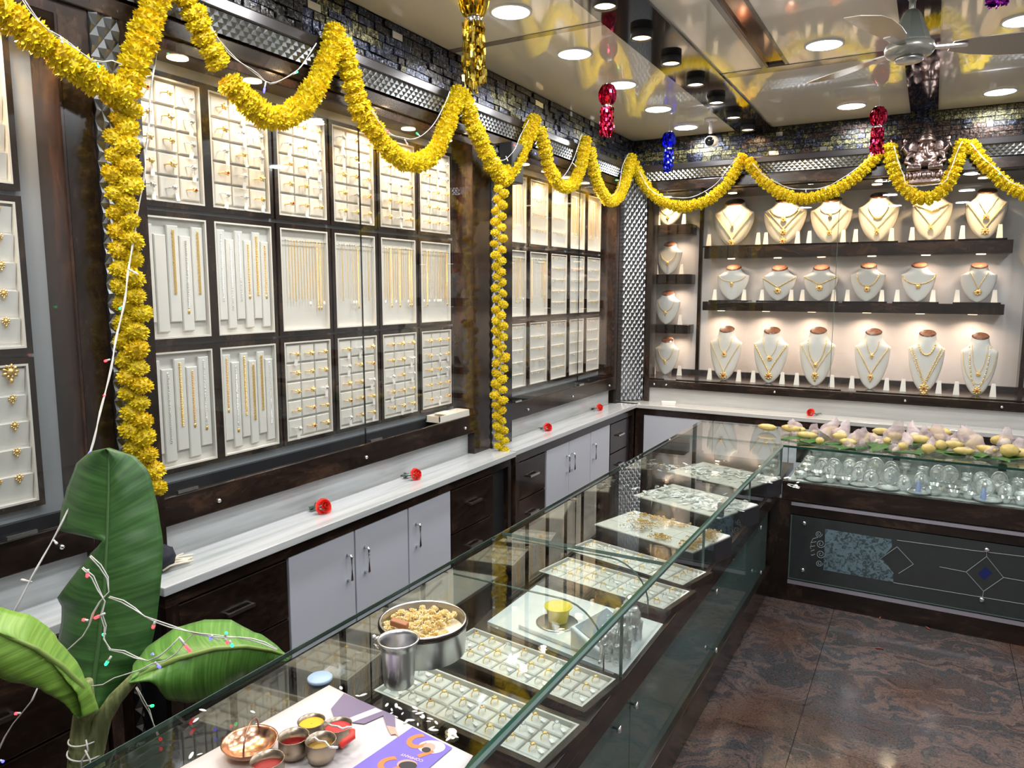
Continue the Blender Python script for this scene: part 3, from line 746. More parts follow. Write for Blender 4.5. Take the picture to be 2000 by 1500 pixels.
# ---- busts
def prof(W, t):
    if t <= .75: return W*(sin(min(1, (t+.006)/.74)*pi/2)**.52), W*(.14+.36*t)
    if t <= .92: s = (t-.75)/.17; return W*(1-.50*min(1, s*1.15)**.62), W*(.41+.05*s)
    return W*(.50-.03*(t-.92)/.08), W*.46
def bust_mesh(W, H):
    mb = MB(); n = 22; rows = []
    T = [0, .015, .04, .08, .14, .22, .32, .42, .52, .62, .70, .75, .78, .81, .84, .88, .92, .96, 1.0]
    for t in T:
        w_, d = prof(W, t)
        s = max(0, (t-.78)/.22); tilt = .45*s
        yo = .12*H*t + .03*s*0
        ring = []
        for k in range(n):
            a = 2*pi*k/n; x = w_*cos(a); yy = sin(a)
            y = yo + (yy*d if yy < 0 else yy*d*(.25+.6*s))
            z = t*H*.97 + (y-yo)*tilt
            ring.append((x, y, z))
        rows.append(ring)
    vs = [p for r in rows for p in r]; fs = []
    for i in range(len(rows)-1):
        for k in range(n): fs.append((i*n+k, i*n+(k+1) % n, (i+1)*n+(k+1) % n, (i+1)*n+k))
    fs.append(tuple(range(n))[::-1])
    mb.add(vs, fs)
    cap = MB(); r0 = rows[-1]; cx = Vector((0, 0, 0))
    for p in r0: cx += Vector(p)/n
    out = [cx+(Vector(p)-cx)*1.02 for p in r0]; nn = (out[5]-cx).cross(out[0]-cx).normalized()
    if nn.z < 0: nn = -nn
    inn = [cx+(Vector(p)-cx)*.9+nn*.008 for p in r0]
    cap.add(out+inn+[cx+nn*.010], [(k, (k+1) % n, n+(k+1) % n, n+k) for k in range(n)]+[(n+k, n+(k+1) % n, 2*n) for k in range(n)])
    return mb, cap
def surf(W, H, u, t):
    w_, d = prof(W, t); s = max(0, (t-.78)/.22)
    q = max(0, 1-(u/w_)**2); yy = -d*sqrt(q); return Vector((u, .12*H*t + yy - .004, t*H*.97 + yy*.45*s))
MESHC = {}
def cmesh(key, fn):
    if key not in MESHC: MESHC[key] = fn()
    return MESHC[key]
def necklace(base, W, H, ws, ts, tb, style, r=.0022, pend='disc', lab='', ps=1.0):
    t = thing('necklace', lab, 'necklace', base, 'necklaces on the busts')
    N = 34; pts = []
    for i in range(N+1):
        a = -1+2*i/N
        if style == 'v': x = ws*a; q = abs(a)**.95
        elif style == 'u': x = ws*a; q = 1-sqrt(max(0, 1-a*a))**1.2 if abs(a) < 1 else 1
        else: x = ws*sin(a*pi/2); q = 1-cos(a*pi/2)**.8 if abs(a) < 1 else 1
        tt = tb+(ts-tb)*q; pts.append(surf(W, H, x, tt))
    r = r*1.45; ps = ps*1.25; mb = MB()
    kind = style[0]
    m = GOLD
    if pend == 'pearls' or 'pearl' in lab: m = [GOLD, PEARL]
    mb.tube(pts, r*.6, 5)
    L = sum((pts[i+1]-pts[i]).length for i in range(N)); nb = int(L/(r*3.0)); acc = 0; j = 0
    for k in range(nb):
        tgt = L*(k+.5)/nb
        while j < N-1 and acc+(pts[j+1]-pts[j]).length < tgt: acc += (pts[j+1]-pts[j]).length; j += 1
        f = (tgt-acc)/max(1e-6, (pts[j+1]-pts[j]).length); p = pts[j].lerp(pts[j+1], f)
        mb.ell(p, (r, r, r*(1.25 if k % 3 else 1.6)), (1 if (isinstance(m, list) and k % 2) else 0), 6, 4)
    mb.build('chain', m, t, True, True)
    c = pts[N//2]
    if pend == 'fringe':
        fb = MB()
        for i in range(N//2-7, N//2+8): fb.ell(pts[i]+Vector((0, -.002, -.009)), (.0022, .0018, .009), 0, 6, 5)
        fb.build('fringe', GOLD, t, True, True)
    elif pend:
        pb = MB(); s = .016*ps
        pb.ell(c+Vector((0, -.004, -s)), (s, .005, s), 0, 14, 8)
        for a in range(8): pb.ell(c+Vector((s*.85*cos(a*pi/4), -.005, -s+s*.85*sin(a*pi/4))), (s*.3, .005, s*.3), 0, 7, 5)
        if pend == 'double': pb.ell(c+Vector((0, -.006, -s*2.6)), (s*.9, .006, s*.8), 0, 12, 7)
        pb.build('pendant', GOLD, t, True, True)
        MB().ell(c+Vector((0, -.010, -s)), (s*.3, .003, s*.3), 0, 8, 5).build('pendant_stone', REDST if ps > 1 else GOLDR, t, True, True)
        if pend == 'drop': MB().ell(c+Vector((0, -.004, -s*2.5)), (s*.4, .004, s*.7), 0, 8, 5).build('pendant_drop', GOLD, t, True, True)
    return t
def bust(px, ptop, pbot, wpx, y, zb, lab, neck, desc, cool=False):
    base = ony((px, pbot), y); base.z = zb
    top = ony((px, ptop), y+.04).z; H = (top-zb); Wd = (ony((px+wpx/2, pbot), y).x-ony((px-wpx/2, pbot), y).x)/2
    H = round(H, 2); Wd = round(Wd, 3); y0 = Wd*.2
    base.y = y
    t = thing('necklace_bust', lab, 'bust', base, 'white necklace display busts')
    bm, cap = bust_mesh(Wd, H)
    MESHC.setdefault(('b', Wd, H), (bm.mesh('torso', BUSTR2 if cool else BUSTW, True), cap.mesh('cap', PINKC)))
    a, b = MESHC[('b', Wd, H)]
    inst('torso', a, t, (0, 0, 0)); inst('wooden_cap', b, t, (0, 0, 0), )
    for i, nk in enumerate(neck):
        ws, ts, tb, st = nk[:4]; rr = nk[4] if len(nk) > 4 else .0022; pd = nk[5] if len(nk) > 5 else 'disc'; ps = nk[6] if len(nk) > 6 else 1
        nm = ['longest', 'middle-length', 'shortest'][min(2, i)] if len(neck) > 1 else 'only'
        if len(neck) == 2: nm = ['longer', 'shorter'][i]
        necklace(base, Wd, H, ws*Wd, ts, tb, st, rr, pd, '%s gold %snecklace on the %s' % (nm, 'and pearl ' if pd == 'pearls' else '', desc), ps)
    return Wd, base
STM = MB().add([(-.020, -.012, 0), (.020, -.012, 0), (.020, .012, 0), (-.020, .012, 0), (-.012, .000, .085), (.012, .000, .085), (.012, .008, .085), (-.012, .008, .085)],
               [(0, 3, 2, 1), (4, 5, 6, 7), (0, 1, 5, 4), (1, 2, 6, 5), (2, 3, 7, 6), (3, 0, 4, 7)]).mesh('stand', STANDW)
def stands(pxs, pbot, y, zb, desc, hs=1):
    for side, px in zip(('left', 'right'), pxs):
        P = ony((px, pbot), y); o = bpy.data.objects.new('earring_stand', STM); COL.objects.link(o); o.location = (P.x, y, zb); o.scale = (1, 1, hs)
        tag(o, 'white wedge earring stand %s of the %s' % (side, desc), 'stand', 'white wedge stands beside the busts')
def plate(x0, x1, y, z, lab):
    MB().box((x0, y-.05, z), (x1, y+.10, z+.012)).build('display_board', BLACK, label=lab, cat='board', group='black boards under the busts')
Y1 = YP-.13
row1 = [(1430, 393, 486, 80, (1384, 1480), [(.88, .70, .13, 'v', .0024, 'disc', 1.2), (.5, .80, .48, 'v', .0012, 'disc', .6)], 'first'),
        (1529, 386, 486, 84, (1495, 1557), [(.93, .70, .14, 'v', .002, 'disc', 1.2), (.75, .74, .33, 'v', .0022, 'disc', 1.1), (.62, .78, .60, 'u', .003, 'disc', 1)], 'second'),
        (1619, 386, 482, 82, (1580, 1646), [(.78, .74, .28, 'v', .002, 'disc', .9), (.5, .80, .66, 'u', .002, 'disc', .6)], 'third'),
        (1711, 379, 482, 80, (1670, 1740), [(.88, .72, .27, 'v', .002, 'drop', .8), (.5, .82, .52, 'u', .0022, 'fringe')], 'fourth'),
        (1815, 374, 480, 80, (1780, 1850), [(.86, .74, .30, 'v', .002, 'disc', .8), (.8, .74, .60, 'v', .003, 'fringe')], 'fifth'),
        (1921, 370, 478, 84, (1878, 1951), [(.9, .74, .22, 'v', .0022, 'disc', 1.2), (.5, .84, .5, 'v', .0014, 'disc', .9)], 'sixth')]
for (px, pt, pb, wp, st, nk, nm) in row1:
    d = '%s bust of the top shelf' % nm
    bust(px, pt, pb, wp, Y1, S1[1]+.013, 'tall cream necklace bust, %s from left on the top shelf' % nm, nk, d)
    stands(st, pb-4, Y1-.03, S1[1]+.012, d, 1.15)
    a = ony((st[0]-8, pb), Y1).x; b = ony((st[1]+14, pb), Y1).x; plate(a, b, Y1-.02, S1[1], 'thin black board under the %s' % d)
row2 = [(1429, 521, 583, 62, (1396, 1453), [(.8, .74, .56, 'u', .0018, 'drop', .7)], 'first'),
        (1519, 521, 583, 66, (1488, 1545), [(.98, .70, .40, 'v', .0034, 'disc', 1.2)], 'second'),
        (1600, 520, 582, 68, (1567, 1628), [(.95, .72, .48, 'v', .003, 'disc', 1.1)], 'third'),
        (1692, 518, 581, 68, (1655, 1722), [(.66, .80, .42, 'u', .0034, 'disc', 1)], 'fourth'),
        (1791, 517, 581, 68, (1752, 1822), [(.95, .72, .48, 'u', .003, 'disc', .8)], 'fifth'),
        (1908, 517, 583, 72, (1869, 1942), [(.5, .84, .36, 'v', .0022, 'disc', 1.1)], 'sixth')]
for (px, pt, pb, wp, st, nk, nm) in row2:
    d = '%s bust of the middle shelf' % nm
    bust(px, pt, pb+3, wp, Y1, S2[1]+.013, 'short white necklace bust, %s from left on the middle shelf' % nm, nk, d, True)
    stands(st, pb, Y1-.03, S2[1]+.012, d, 1.05)
    a = ony((st[0]-8, pb), Y1).x; b = ony((st[1]+12, pb), Y1).x; plate(a, b, Y1-.02, S2[1], 'thin black board under the %s' % d)
Y3 = YP-.36
row3 = [(1414, 640, 724, 62, (1386, 1443), [(.93, .74, .16, 'v', .0022, 'disc', 1.3), (.42, .84, .56, 'u', .002, 'disc', .9)], 'first'),
        (1502, 643, 731, 68, (1471, 1528), [(.93, .74, .20, 'v', .004, 'disc', 1.3), (.42, .84, .52, 'u', .0018, 'disc', .9)], 'second'),
        (1592, 643, 737, 70, (1556, 1625), [(.9, .74, .24, 'v', .0022, 'drop', 1.1), (.5, .84, .42, 'u', .003, 'disc', .8)], 'third'),
        (1700, 645, 741, 70, (1664, 1732), [(.9, .74, .26, 'v', .003, 'drop', .9), (.34, .86, .62, 'u', .002, 'drop', .6)], 'fourth'),
        (1805, 648, 748, 72, (1764, 1834), [(.95, .74, .10, 'v', .0028, 'pearls', .4), (.8, .76, .14, 'v', .0032, 'double', 1.5), (.45, .84, .64, 'u', .004, None)], 'fifth'),
        (1908, 652, 755, 74, (1868, 1940), [(.55, .84, .14, 'u', .0034, 'pearls', 1.2), (.9, .74, .2, 'u', .0016, None), (.42, .86, .4, 'u', .0016, 'disc', .7)], 'sixth')]
for (px, pt, pb, wp, st, nk, nm) in row3:
    d = '%s bust of the bottom row' % nm
    bust(px, pt, pb, wp, Y3, 1.061, 'tall white necklace bust, %s from left on the case floor' % nm, nk, d, True)
    stands(st, pb+4, Y3-.04, 1.061, d, 1.1)
left = [(1306, 377, 437, 62, (1285, 1336), 440, 'top'), (1305, 475, 534, 50, (1281, 1331), 536, 'second'), (1301, 571, 630, 50, (1276, 1328), 633, 'third'), (1300, 662, 716, 48, (1276, 1327), None, 'lowest')]
for i, (px, pt, pb, wp, st, zp, nm) in enumerate(left):
    zb = zat((1272, zp), YP-.18) if zp else 1.061
    y = YP-.12 if zp else YP-.2
    d = '%s bust of the narrow left bay' % nm
    bust(px, pt, pb, wp, y, zb+.001, 'small white bust, %s of the four in the narrow left bay' % nm, [(.62, .78, .42 if i else .3, 'u', .002, 'drop', .6)], d, i > 0)
    stands(st, pb, y-.04, zb+.001, d, 1.0)
    if zp: area('shelf_spot', (-1.95, YP-.12, zat(((1272, 460), (1270, 555), (1268, 650))[i], YP-.18)-.01), .05, .75, (1, .72, .52), spread=radians(140))
# under shelf lamps
for zs, pxs in ((S1[0], (1430, 1520, 1605, 1703, 1808, 1915)), (S2[0], (1414, 1502, 1592, 1700, 1805, 1908))):
    for k, px in enumerate(pxs):
        x = ony((px, 505), YP-.1).x
        l_ = MB().lathe([(.03, -.004), (.03, 0)], 18, (x, YP-.13, zs)).build('shelf_lamp', WARMD, label='small round lamp under the %s shelf, %s from left' % ('upper' if zs == S1[0] else 'lower', ORD[k]), cat='lamp', group='small lamps under the shelves')
        area('shelf_spot', (x, YP-.13, zs-.008), .045, 1.0 if zs == S1[0] else 1.5, (1, .70, .50), spread=radians(140))

# ------------------------------------------------------------------ storage counters along the walls
HDLV = MB().tube([(0, 0, .055), (.022, 0, .055), (.026, 0, .048), (.026, 0, -.048), (.022, 0, -.055), (0, 0, -.055)], .0055, 8).mesh('handle', CHROME, True)
HDLH = MB().box((0, -.055, -.006), (.012, -.047, .006)).box((0, .047, -.006), (.012, .055, .006)).box((.012, -.058, -.006), (.022, .058, .006)).mesh('handle', CHROME)
def lab_part(o, s): o['label'] = s; return o
def door(parent, y0, y1, z0, z1, x, hy, mt=DOORW):
    o = MB().box((x-.02, y0, z0), (x, y1, z1)).build('door', mt, parent, label='white laminate door', bevel=.002)
    inst('handle', HDLV, o, Vector((x, hy, z1-.145))-WL[o.name], )
def drawer(parent, y0, y1, z0, z1, x):
    o = MB().box((x-.02, y0, z0), (x, y1, z1)).build('drawer', WOODH, parent, label='dark wood drawer', bevel=.002)
    inst('handle', HDLH, o, Vector((x, (y0+y1)/2, (z0+z1)/2+.01))-WL[o.name])
def base_unit(label, y0, y1, cells):
    t = thing('storage_cabinet', label, 'cabinet', (-2.2, (y0+y1)/2, 0))
    X = -2.045
    B((-2.6, y0, .08), (X-.022, y1, .85)).build('carcass', BLACKM, t)
    B((-2.6, y0+.03, 0), (X-.06, y1-.03, .08)).build('plinth', BLACK, t)
    B((X-.022, y0, .80), (X+.004, y1, .85)).build('top_rail', WOODH, t)
    B((X-.022, y0, 0), (X+.006, y0+.045, .80)).build('post', WOOD, t)
    B((X-.022, y1-.035, 0), (X+.006, y1, .80)).build('post', WOOD, t)
    for c in cells:
        if c[0] == 'd': door(t, c[1], c[2], .10, .797, X, c[3])
        else:
            for k in range(3): drawer(t, c[1], c[2], .10+.233*k, .10+.233*(k+1)-.008, X)
    return t
base_unit('long storage cabinet, white doors in the middle, under the large showcase', 1.395, 3.60, [('w', 1.445, 1.905), ('d', 1.915, 2.277, 2.232), ('d', 2.286, 2.643, 2.340), ('d', 2.652, 2.992, 2.705), ('w', 3.005, 3.41)])
base_unit('farther storage cabinet with white doors under the farther showcase', 3.655, 5.62, [('w', 3.70, 4.045), ('d', 4.068, 4.394, 4.355), ('d', 4.40, 4.755, 4.44), ('d', 4.763, 5.115, 4.80), ('w', 5.13, 5.50)])
base_unit('near storage cabinet of dark drawers behind the banana plant', -.3, 1.235, [('w', .0, .55), ('w', .58, 1.19)])
t = thing('storage_cabinet', 'back wall storage cabinet with white doors behind the glass counter', 'cabinet', (0, 5.9, 0))
B((-2.04, 5.69, .08), (2.2, 6.4, .85)).build('carcass', BLACKM, t)
B((-2.04, 5.73, 0), (2.2, 6.4, .08)).build('plinth', BLACK, t)
B((-2.04, 5.655, .80), (2.2, 5.69, .85)).build('top_rail', WOODX, t)
B((-2.04, 5.655, 0), (-1.975, 5.69, .80)).build('post', WOOD, t)
for i in range(7):
    x0 = -1.97+i*.56; MB().box((x0, 5.66, .10), (x0+.555, 5.68, .797)).build('door', DOORW, t, label='white laminate door', bevel=.002)
# marble worktops
def top(label, y0, y1, x1):
    t = thing('worktop', label, 'worktop', (-2.2, (y0+y1)/2, .85))
    MB().box((-2.6, y0, .85), (x1, y1, ZK)).build('slab', MARB, t, bevel=.003)
    return t
t = top('white marble worktop on the long cabinet, two roses on it', 1.376, 3.62, -2.015)
B((-2.30, 1.51, ZK), (-2.235, 3.45, 1.008)).build('splashback', MARB, t)
t = top('white marble worktop on the farther cabinet, turning round the corner', 3.64, 5.70, -2.03)
B((-2.30, 3.86, ZK), (-2.235, 5.545, 1.008)).build('splashback', MARB, t)
MB().box((-2.6, 5.645, .85), (2.2, 6.5, ZK)).build('slab', MARBX, t, bevel=.003)
B((-2.0, YB+.02, ZK), (2.2, YB+.05, 1.0)).build('splashback', MARBX, t)
t = top('white marble worktop at left edge behind the banana leaf', -.3, 1.26, -2.05)
B((-2.30, -.3, ZK), (-2.235, 1.275, 1.008)).build('splashback', MARB, t)

# ------------------------------------------------------------------ glass counters
G0, G1, YG, ZR = -1.30, -.70, 4.385, .712
t = thing('glass_counter', 'long glass topped jewellery counter running away from the viewer', 'counter', (-1.0, 2.6, 0))
MB().box((G0+.05, .15, 0), (-.80, 4.90, .06)).build('plinth', BLACK, t)
MB().box((G0, .15, .06), (-.757, 4.90, .66)).build('carcass', WOODH, t)
MB().box((G0, .15, .66), (-.705, 4.92, .70)).build('display_floor', WOODH, t)
MB().box((-.725, .15, .668), (G1+.014, YG-.002, ZR)).build('front_rail', WOODH, t, bevel=.003)
MB().box((-.756, .15, .612), (-.694, YG-.002, .660)).build('lower_rail', WOODH, t, bevel=.003)
MB().box((-.756, .15, .165), (-.728, YG-.002, .19)).build('lower_ledge', WOODH, t, bevel=.003)
MB().box((-.79, .15, 0), (-.745, YG-.002, .165)).build('skirting', WOODH, t)
MB().box((G0, .15, .66), (G0+.02, 4.90, ZR+.01)).build('back_rail', WOODH, t)
p = MB().box((-.756, .2, .19), (-.750, 2.09, .612)).build('front_panel', GGLASS, t, label='green glass panel')
MB().box((-.756, 2.094, .19), (-.750, YG-.04, .612)).build('front_panel', GGLASS, t, label='green glass panel')
for sp in ((1401, 1155), (1400, 1270), (1433, 1089), (1487, 1030), (1487, 1118), (1245, 1378), (1212, 1425)):
    q_ = onx(sp, -.725); y, z = q_.y, q_.z
    MB().lathe([(.004, 0), (.004, .018), (.012, .018), (.012, .026), (.008, .029)], 14, (-.751, y, z), M=Matrix.Rotation(pi/2, 3, 'Y')).build('standoff_stud', CHROME, t, True)
# hanging cords seen on the glass
def frontglass(y0, y1):
    o = MB().box((G1-.004, y0, ZR-.004), (G1+.004, y1, ZG-.012)).build('front_glass', GLASST, t, label='clear upright front pane')
    MB().box((G1-.0045, y1-.003, ZR), (G1+.0045, y1, ZG-.012)).build('glass_edge', EDGEL, o)
def topglass(y0, y1):
    o = MB().box((G0-.012, y0, ZG-.012), (G1+.0005, y1, ZG)).build('top_glass', GLASST, t, label='clear horizontal top pane')
    MB().box((G1+.0005, y0, ZG-.0125), (G1+.010, y1, ZG+.0005)).build('glass_edge', EDGE, o)
    MB().prism([(G1+.010, y0, ZG+.0005), (G1+.016, y0, ZG-.004), (G1+.016, y0, ZG-.0125), (G1+.010, y0, ZG-.0125)], (0, 1, 0), y1-y0).build('glass_edge', EDGEL, o)
    MB().box((G0-.0135, y0, ZG-.012), (G0-.012, y1, ZG)).build('glass_edge', EDGEL, o)
    MB().box((G0-.012, y1-.001, ZG-.012), (G1+.0005, y1+.0005, ZG)).build('glass_edge', EDGEL, o)
frontglass(.15, 1.87); frontglass(1.873, 2.73); frontglass(2.733, 3.55); frontglass(3.553, YG)
topglass(.15, 2.253); topglass(2.256, YG+.002)
o = MB().box((G0-.012, YG+.004, ZG-.012), (G1+.0, 4.93, ZG)).build('top_glass', GLASST, t, label='clear horizontal top pane')
MB().box((G0-.012, 4.93, ZG-.012), (G1, 4.9315, ZG)).build('glass_edge', EDGEL, o)
# smoked mirror sliding doors closing the staff side
SM = mat('smoked_mirror', (.30, .26, .22), .06, 1)
MB().box((G0+.002, .15, ZR+.008), (G0+.008, 4.90, ZG-.012)).build('sliding_back_door', SM, t, label='smoked mirror sliding door')
# glass partitions with a rounded front corner
def partition(y, zt=.895):
    pts = [(G0+.02, ZR-.01), (G0+.02, zt), (G1-.20, zt)]
    for a in range(1, 9): an = a*pi/16; pts.append((G1-.20+.14*sin(an), zt-.14+.14*cos(an)))
    pts.append((G1-.06, ZR-.01))
    o = MB().prism([(x, y, z) for x, z in pts], (0, 1, 0), .005).build('partition', GLASS, t, label='clear partition with rounded corner')
    MB().tube([(x, y+.0025, z) for x, z in pts[1:]], .0028, 6).build('polished_edge', EDGEL, o, True)
partition(2.27); partition(1.885)
for y in (3.05, 4.3): MB().box((G1-.03, y, ZG-.07), (G1-.008, y+.03, ZG-.013)).build('bracket', BLACKM, t)

# counter along the right
t2 = thing('glass_counter', 'glass topped silverware counter at right with etched front glass', 'counter', (0, 4.6, 0))
t = t2
MB().box((-.62, YG+.012, 0), (2.1, 4.93, .145)).build('plinth', WOODX, t)
MB().box((-.66, YG+.02, .145), (2.1, 4.93, .66)).build('carcass', BLACKM, t)
MB().box((-.684, YG-.002, .60), (2.1, YG+.03, ZR)).build('front_rail', WOODX, t, bevel=.003)
MB().box((-.66, YG+.02, .66), (2.1, 4.93, ZR-.004)).build('display_floor', mat('silver_grey_cloth', (.45, .47, .46), .6), t)
MB().box((-.63, YG, .573), (2.1, YG+.02, .592)).build('metal_strip', TRIMG, t)
MB().box((-.63, YG+.008, .52), (2.1, YG+.02, .573)).build('rail', WOODX, t)
MB().box((-.63, YG, .105), (2.1, YG+.02, .128)).build('metal_strip', TRIMG, t)
MB().box((-.63, YG+.004, 0), (2.1, YG+.02, .104)).build('skirting', WOODX, t)
MB().box((-.80, YG-.002, 0), (-.63, YG+.03, .60)).build('corner_post', WOOD, t)
YE = YG-.004
pan = MB().box((-.622, YE, .142), (2.1, YE+.006, .517)).build('etched_glass', DGLASS, t, label='etched front glass')
MB().box((-.628, YE-.001, .142), (-.622, YE+.007, .517)).build('glass_edge', EDGEL, pan)
MB().box((-.622, YE-.001, .137), (2.1, YE+.007, .1425)).build('glass_edge', EDGEL, pan)
def E3(p): q = ony(p, YE); return (q.x, YE-.0004, q.z)
fx = [(1604, 1033), (1742, 1053), (1742, 1068), (1720, 1090), (1742, 1137), (1735, 1135), (1612, 1112)]
MB().prism([E3(p) for p in [(1612, 1033), (1742, 1054), (1742, 1068), (1722, 1091), (1744, 1116), (1745, 1137), (1608, 1113)]], (0, -1, 0), .0006).build('floral_etching', FROST, pan)
fm = noise_n(FROST, coords(FROST, (1, 1, 1), kind='World'), 38, 3, .6, 1.5)
setc(FROST, ramp(FROST, fm, [(.44, (.035, .055, .062)), (.5, (.11, .17, .20)), (.8, (.14, .21, .25))]))
mb = MB()
for cx, cy, s0 in ((1605, 1062, 9), (1605, 1082, 9), (1601, 1043, 7), (1602, 1100, 7)):
    pts = []
    for k in range(26):
        a = k*.45; rr_ = s0*(1-k/30); pts.append(E3((cx-2+rr_*cos(a), cy+rr_*sin(a)*.95)))
    mb.tube(pts, .0016, 4)
for k in range(5): mb.tube([E3((1597-6*sin(k*.5), 1050+8*k)), E3((1588-6*sin(k*.8), 1052+8*k)), E3((1584, 1060+6*k))], .0015, 4)
mb.build('scroll_etching', ETCH, pan)
mb = MB()
for a, b in (((1752, 1068), (1784, 1102)), ((1784, 1102), (1755, 1120)), ((1752, 1068), (1718, 1092)), ((1718, 1092), (1745, 1120)), ((1752, 1055), (1900, 1075)), ((1900, 1075), (2000, 1087)), ((1745, 1138), (2000, 1180)), ((1835, 1107), (1886, 1117)), ((1927, 1087), (1960, 1128)), ((1960, 1128), (1921, 1155)), ((1921, 1155), (1887, 1117)), ((1887, 1117), (1927, 1087)), ((1960, 1128), (2000, 1135)), ((1927, 1075), (1927, 1087)), ((1921, 1155), (1919, 1167))):
    mb.tube([E3(a), E3(b)], .0013, 4)
mb.build('line_etching', ETCH, pan)
MB().prism([E3(p) for p in ((1925, 1107), (1938, 1119), (1922, 1133), (1910, 1120))], (0, -1, 0), .0008).build('blue_diamond', BLUEST, pan)
for p in ((1571, 1021), (1568, 1112), (1927, 1073), (1917, 1170)):
    q = ony(p, YE); MB().lathe([(.004, 0), (.004, .008), (.012, .008), (.012, .014), (.007, .018)], 14, (q.x, YE, q.z), M=Matrix.Rotation(pi/2, 3, 'X')).build('standoff_stud', CHROME, pan, True)
MB().box((-.70, YG-.004, ZR-.004), (2.1, YG+.004, ZG-.012)).build('front_glass', GLASST, t)
MB().box((-.699, YG-.006, ZR), (-.692, YG+.006, ZG-.012)).build('glass_edge', EDGEL, t)
o = MB().box((-.70, YG-.014, ZG-.012), (2.1, 4.93, ZG)).build('top_glass', GLASST, t)
MB().box((-.70, YG-.0155, ZG-.012), (2.1, YG-.014, ZG)).build('glass_edge', EDGE, o)
MB().box((-.69, 4.90, ZR), (2.1, 4.91, ZG-.012)).build('back_mirror', mat('dull_mirror', (.55, .58, .56), .12, 1), t)
for x in (-.12, .38, .9): MB().box((x-.015, 4.62, ZG-.075), (x+.02, 4.65, ZG-.013)).build('bracket', BLACKM, t)

# ---- trays in the long counter
def flat_tray(corners, zf, kind, nx, ny, lab, td, seed, dark=WOOD, thick=.026):
    "corners: (near-left, near-right, far-right, far-left) xy"
    a, b, c, d = [Vector((*p, 0)) for p in corners]
    ux = ((b-a)+(c-d)).normalized(); W_ = ((b-a).length+(c-d).length)/2; H_ = ((d-a).length+(c-b).length)/2
    uy = Vector((-ux.y, ux.x, 0)); cen = (a+b+c+d)/4; cen.z = zf
    rot = Matrix((ux, uy, Vector((0, 0, 1)))).transposed()
    t, cells = tray(lab, W_, H_, kind, cen, rot, nx, ny, 'trays inside the long glass counter', dark)
    rr = random.Random(seed)
    if kind == 'pads':
        for (i, j, cc) in cells:
            place(rr.choice(RINGP[:4]) if rr.random() < .85 else RINGP[4], xform(cen, rot, cc), rot @ Matrix.Rotation(radians(60)+rr.uniform(-.25, .25), 3, 'Z'),
                  'ring, %s column from left, %s row, %s' % (ORD[i], ['far', 'middle', 'near'][j] if ny == 3 else ['far', 'near'][j], td), 'rings in the glass counter', 1.05)
    return t, cen, rot, W_, H_
flat_tray([(-1.235, 1.14), (-.70, 1.08), (-.70, 1.27), (-1.235, 1.33)], .701, 'pads', 8, 3, 'ring tray under the newspaper, nearest in the glass counter', 'tray under the newspaper', 1)
flat_tray([(-1.235, 1.445), (-.705, 1.395), (-.705, 1.575), (-1.235, 1.63)], .701, 'pads', 8, 3, 'cream ring tray beneath the steel tumbler in the counter', 'tray beneath the steel tumbler', 2)
flat_tray([(-1.22, 1.72), (-.71, 1.65), (-.71, 1.825), (-1.22, 1.895)], .701, 'pads', 8, 3, 'cream ring tray next to the silver elephants and weighing scale', 'tray next to the weighing scale', 3)
flat_tray([(-1.22, 2.40), (-.70, 2.30), (-.70, 2.50), (-1.22, 2.585)], .712, 'pads', 7, 3, 'pale ring tray just beyond the silver elephants', 'tray just beyond the silver elephants', 4)
flat_tray([(-1.23, 2.665), (-.70, 2.53), (-.70, 2.71), (-1.23, 2.83)], .712, 'pads', 7, 3, 'pale ring tray in front of the gold earring heaps', 'tray in front of the gold heaps', 5)
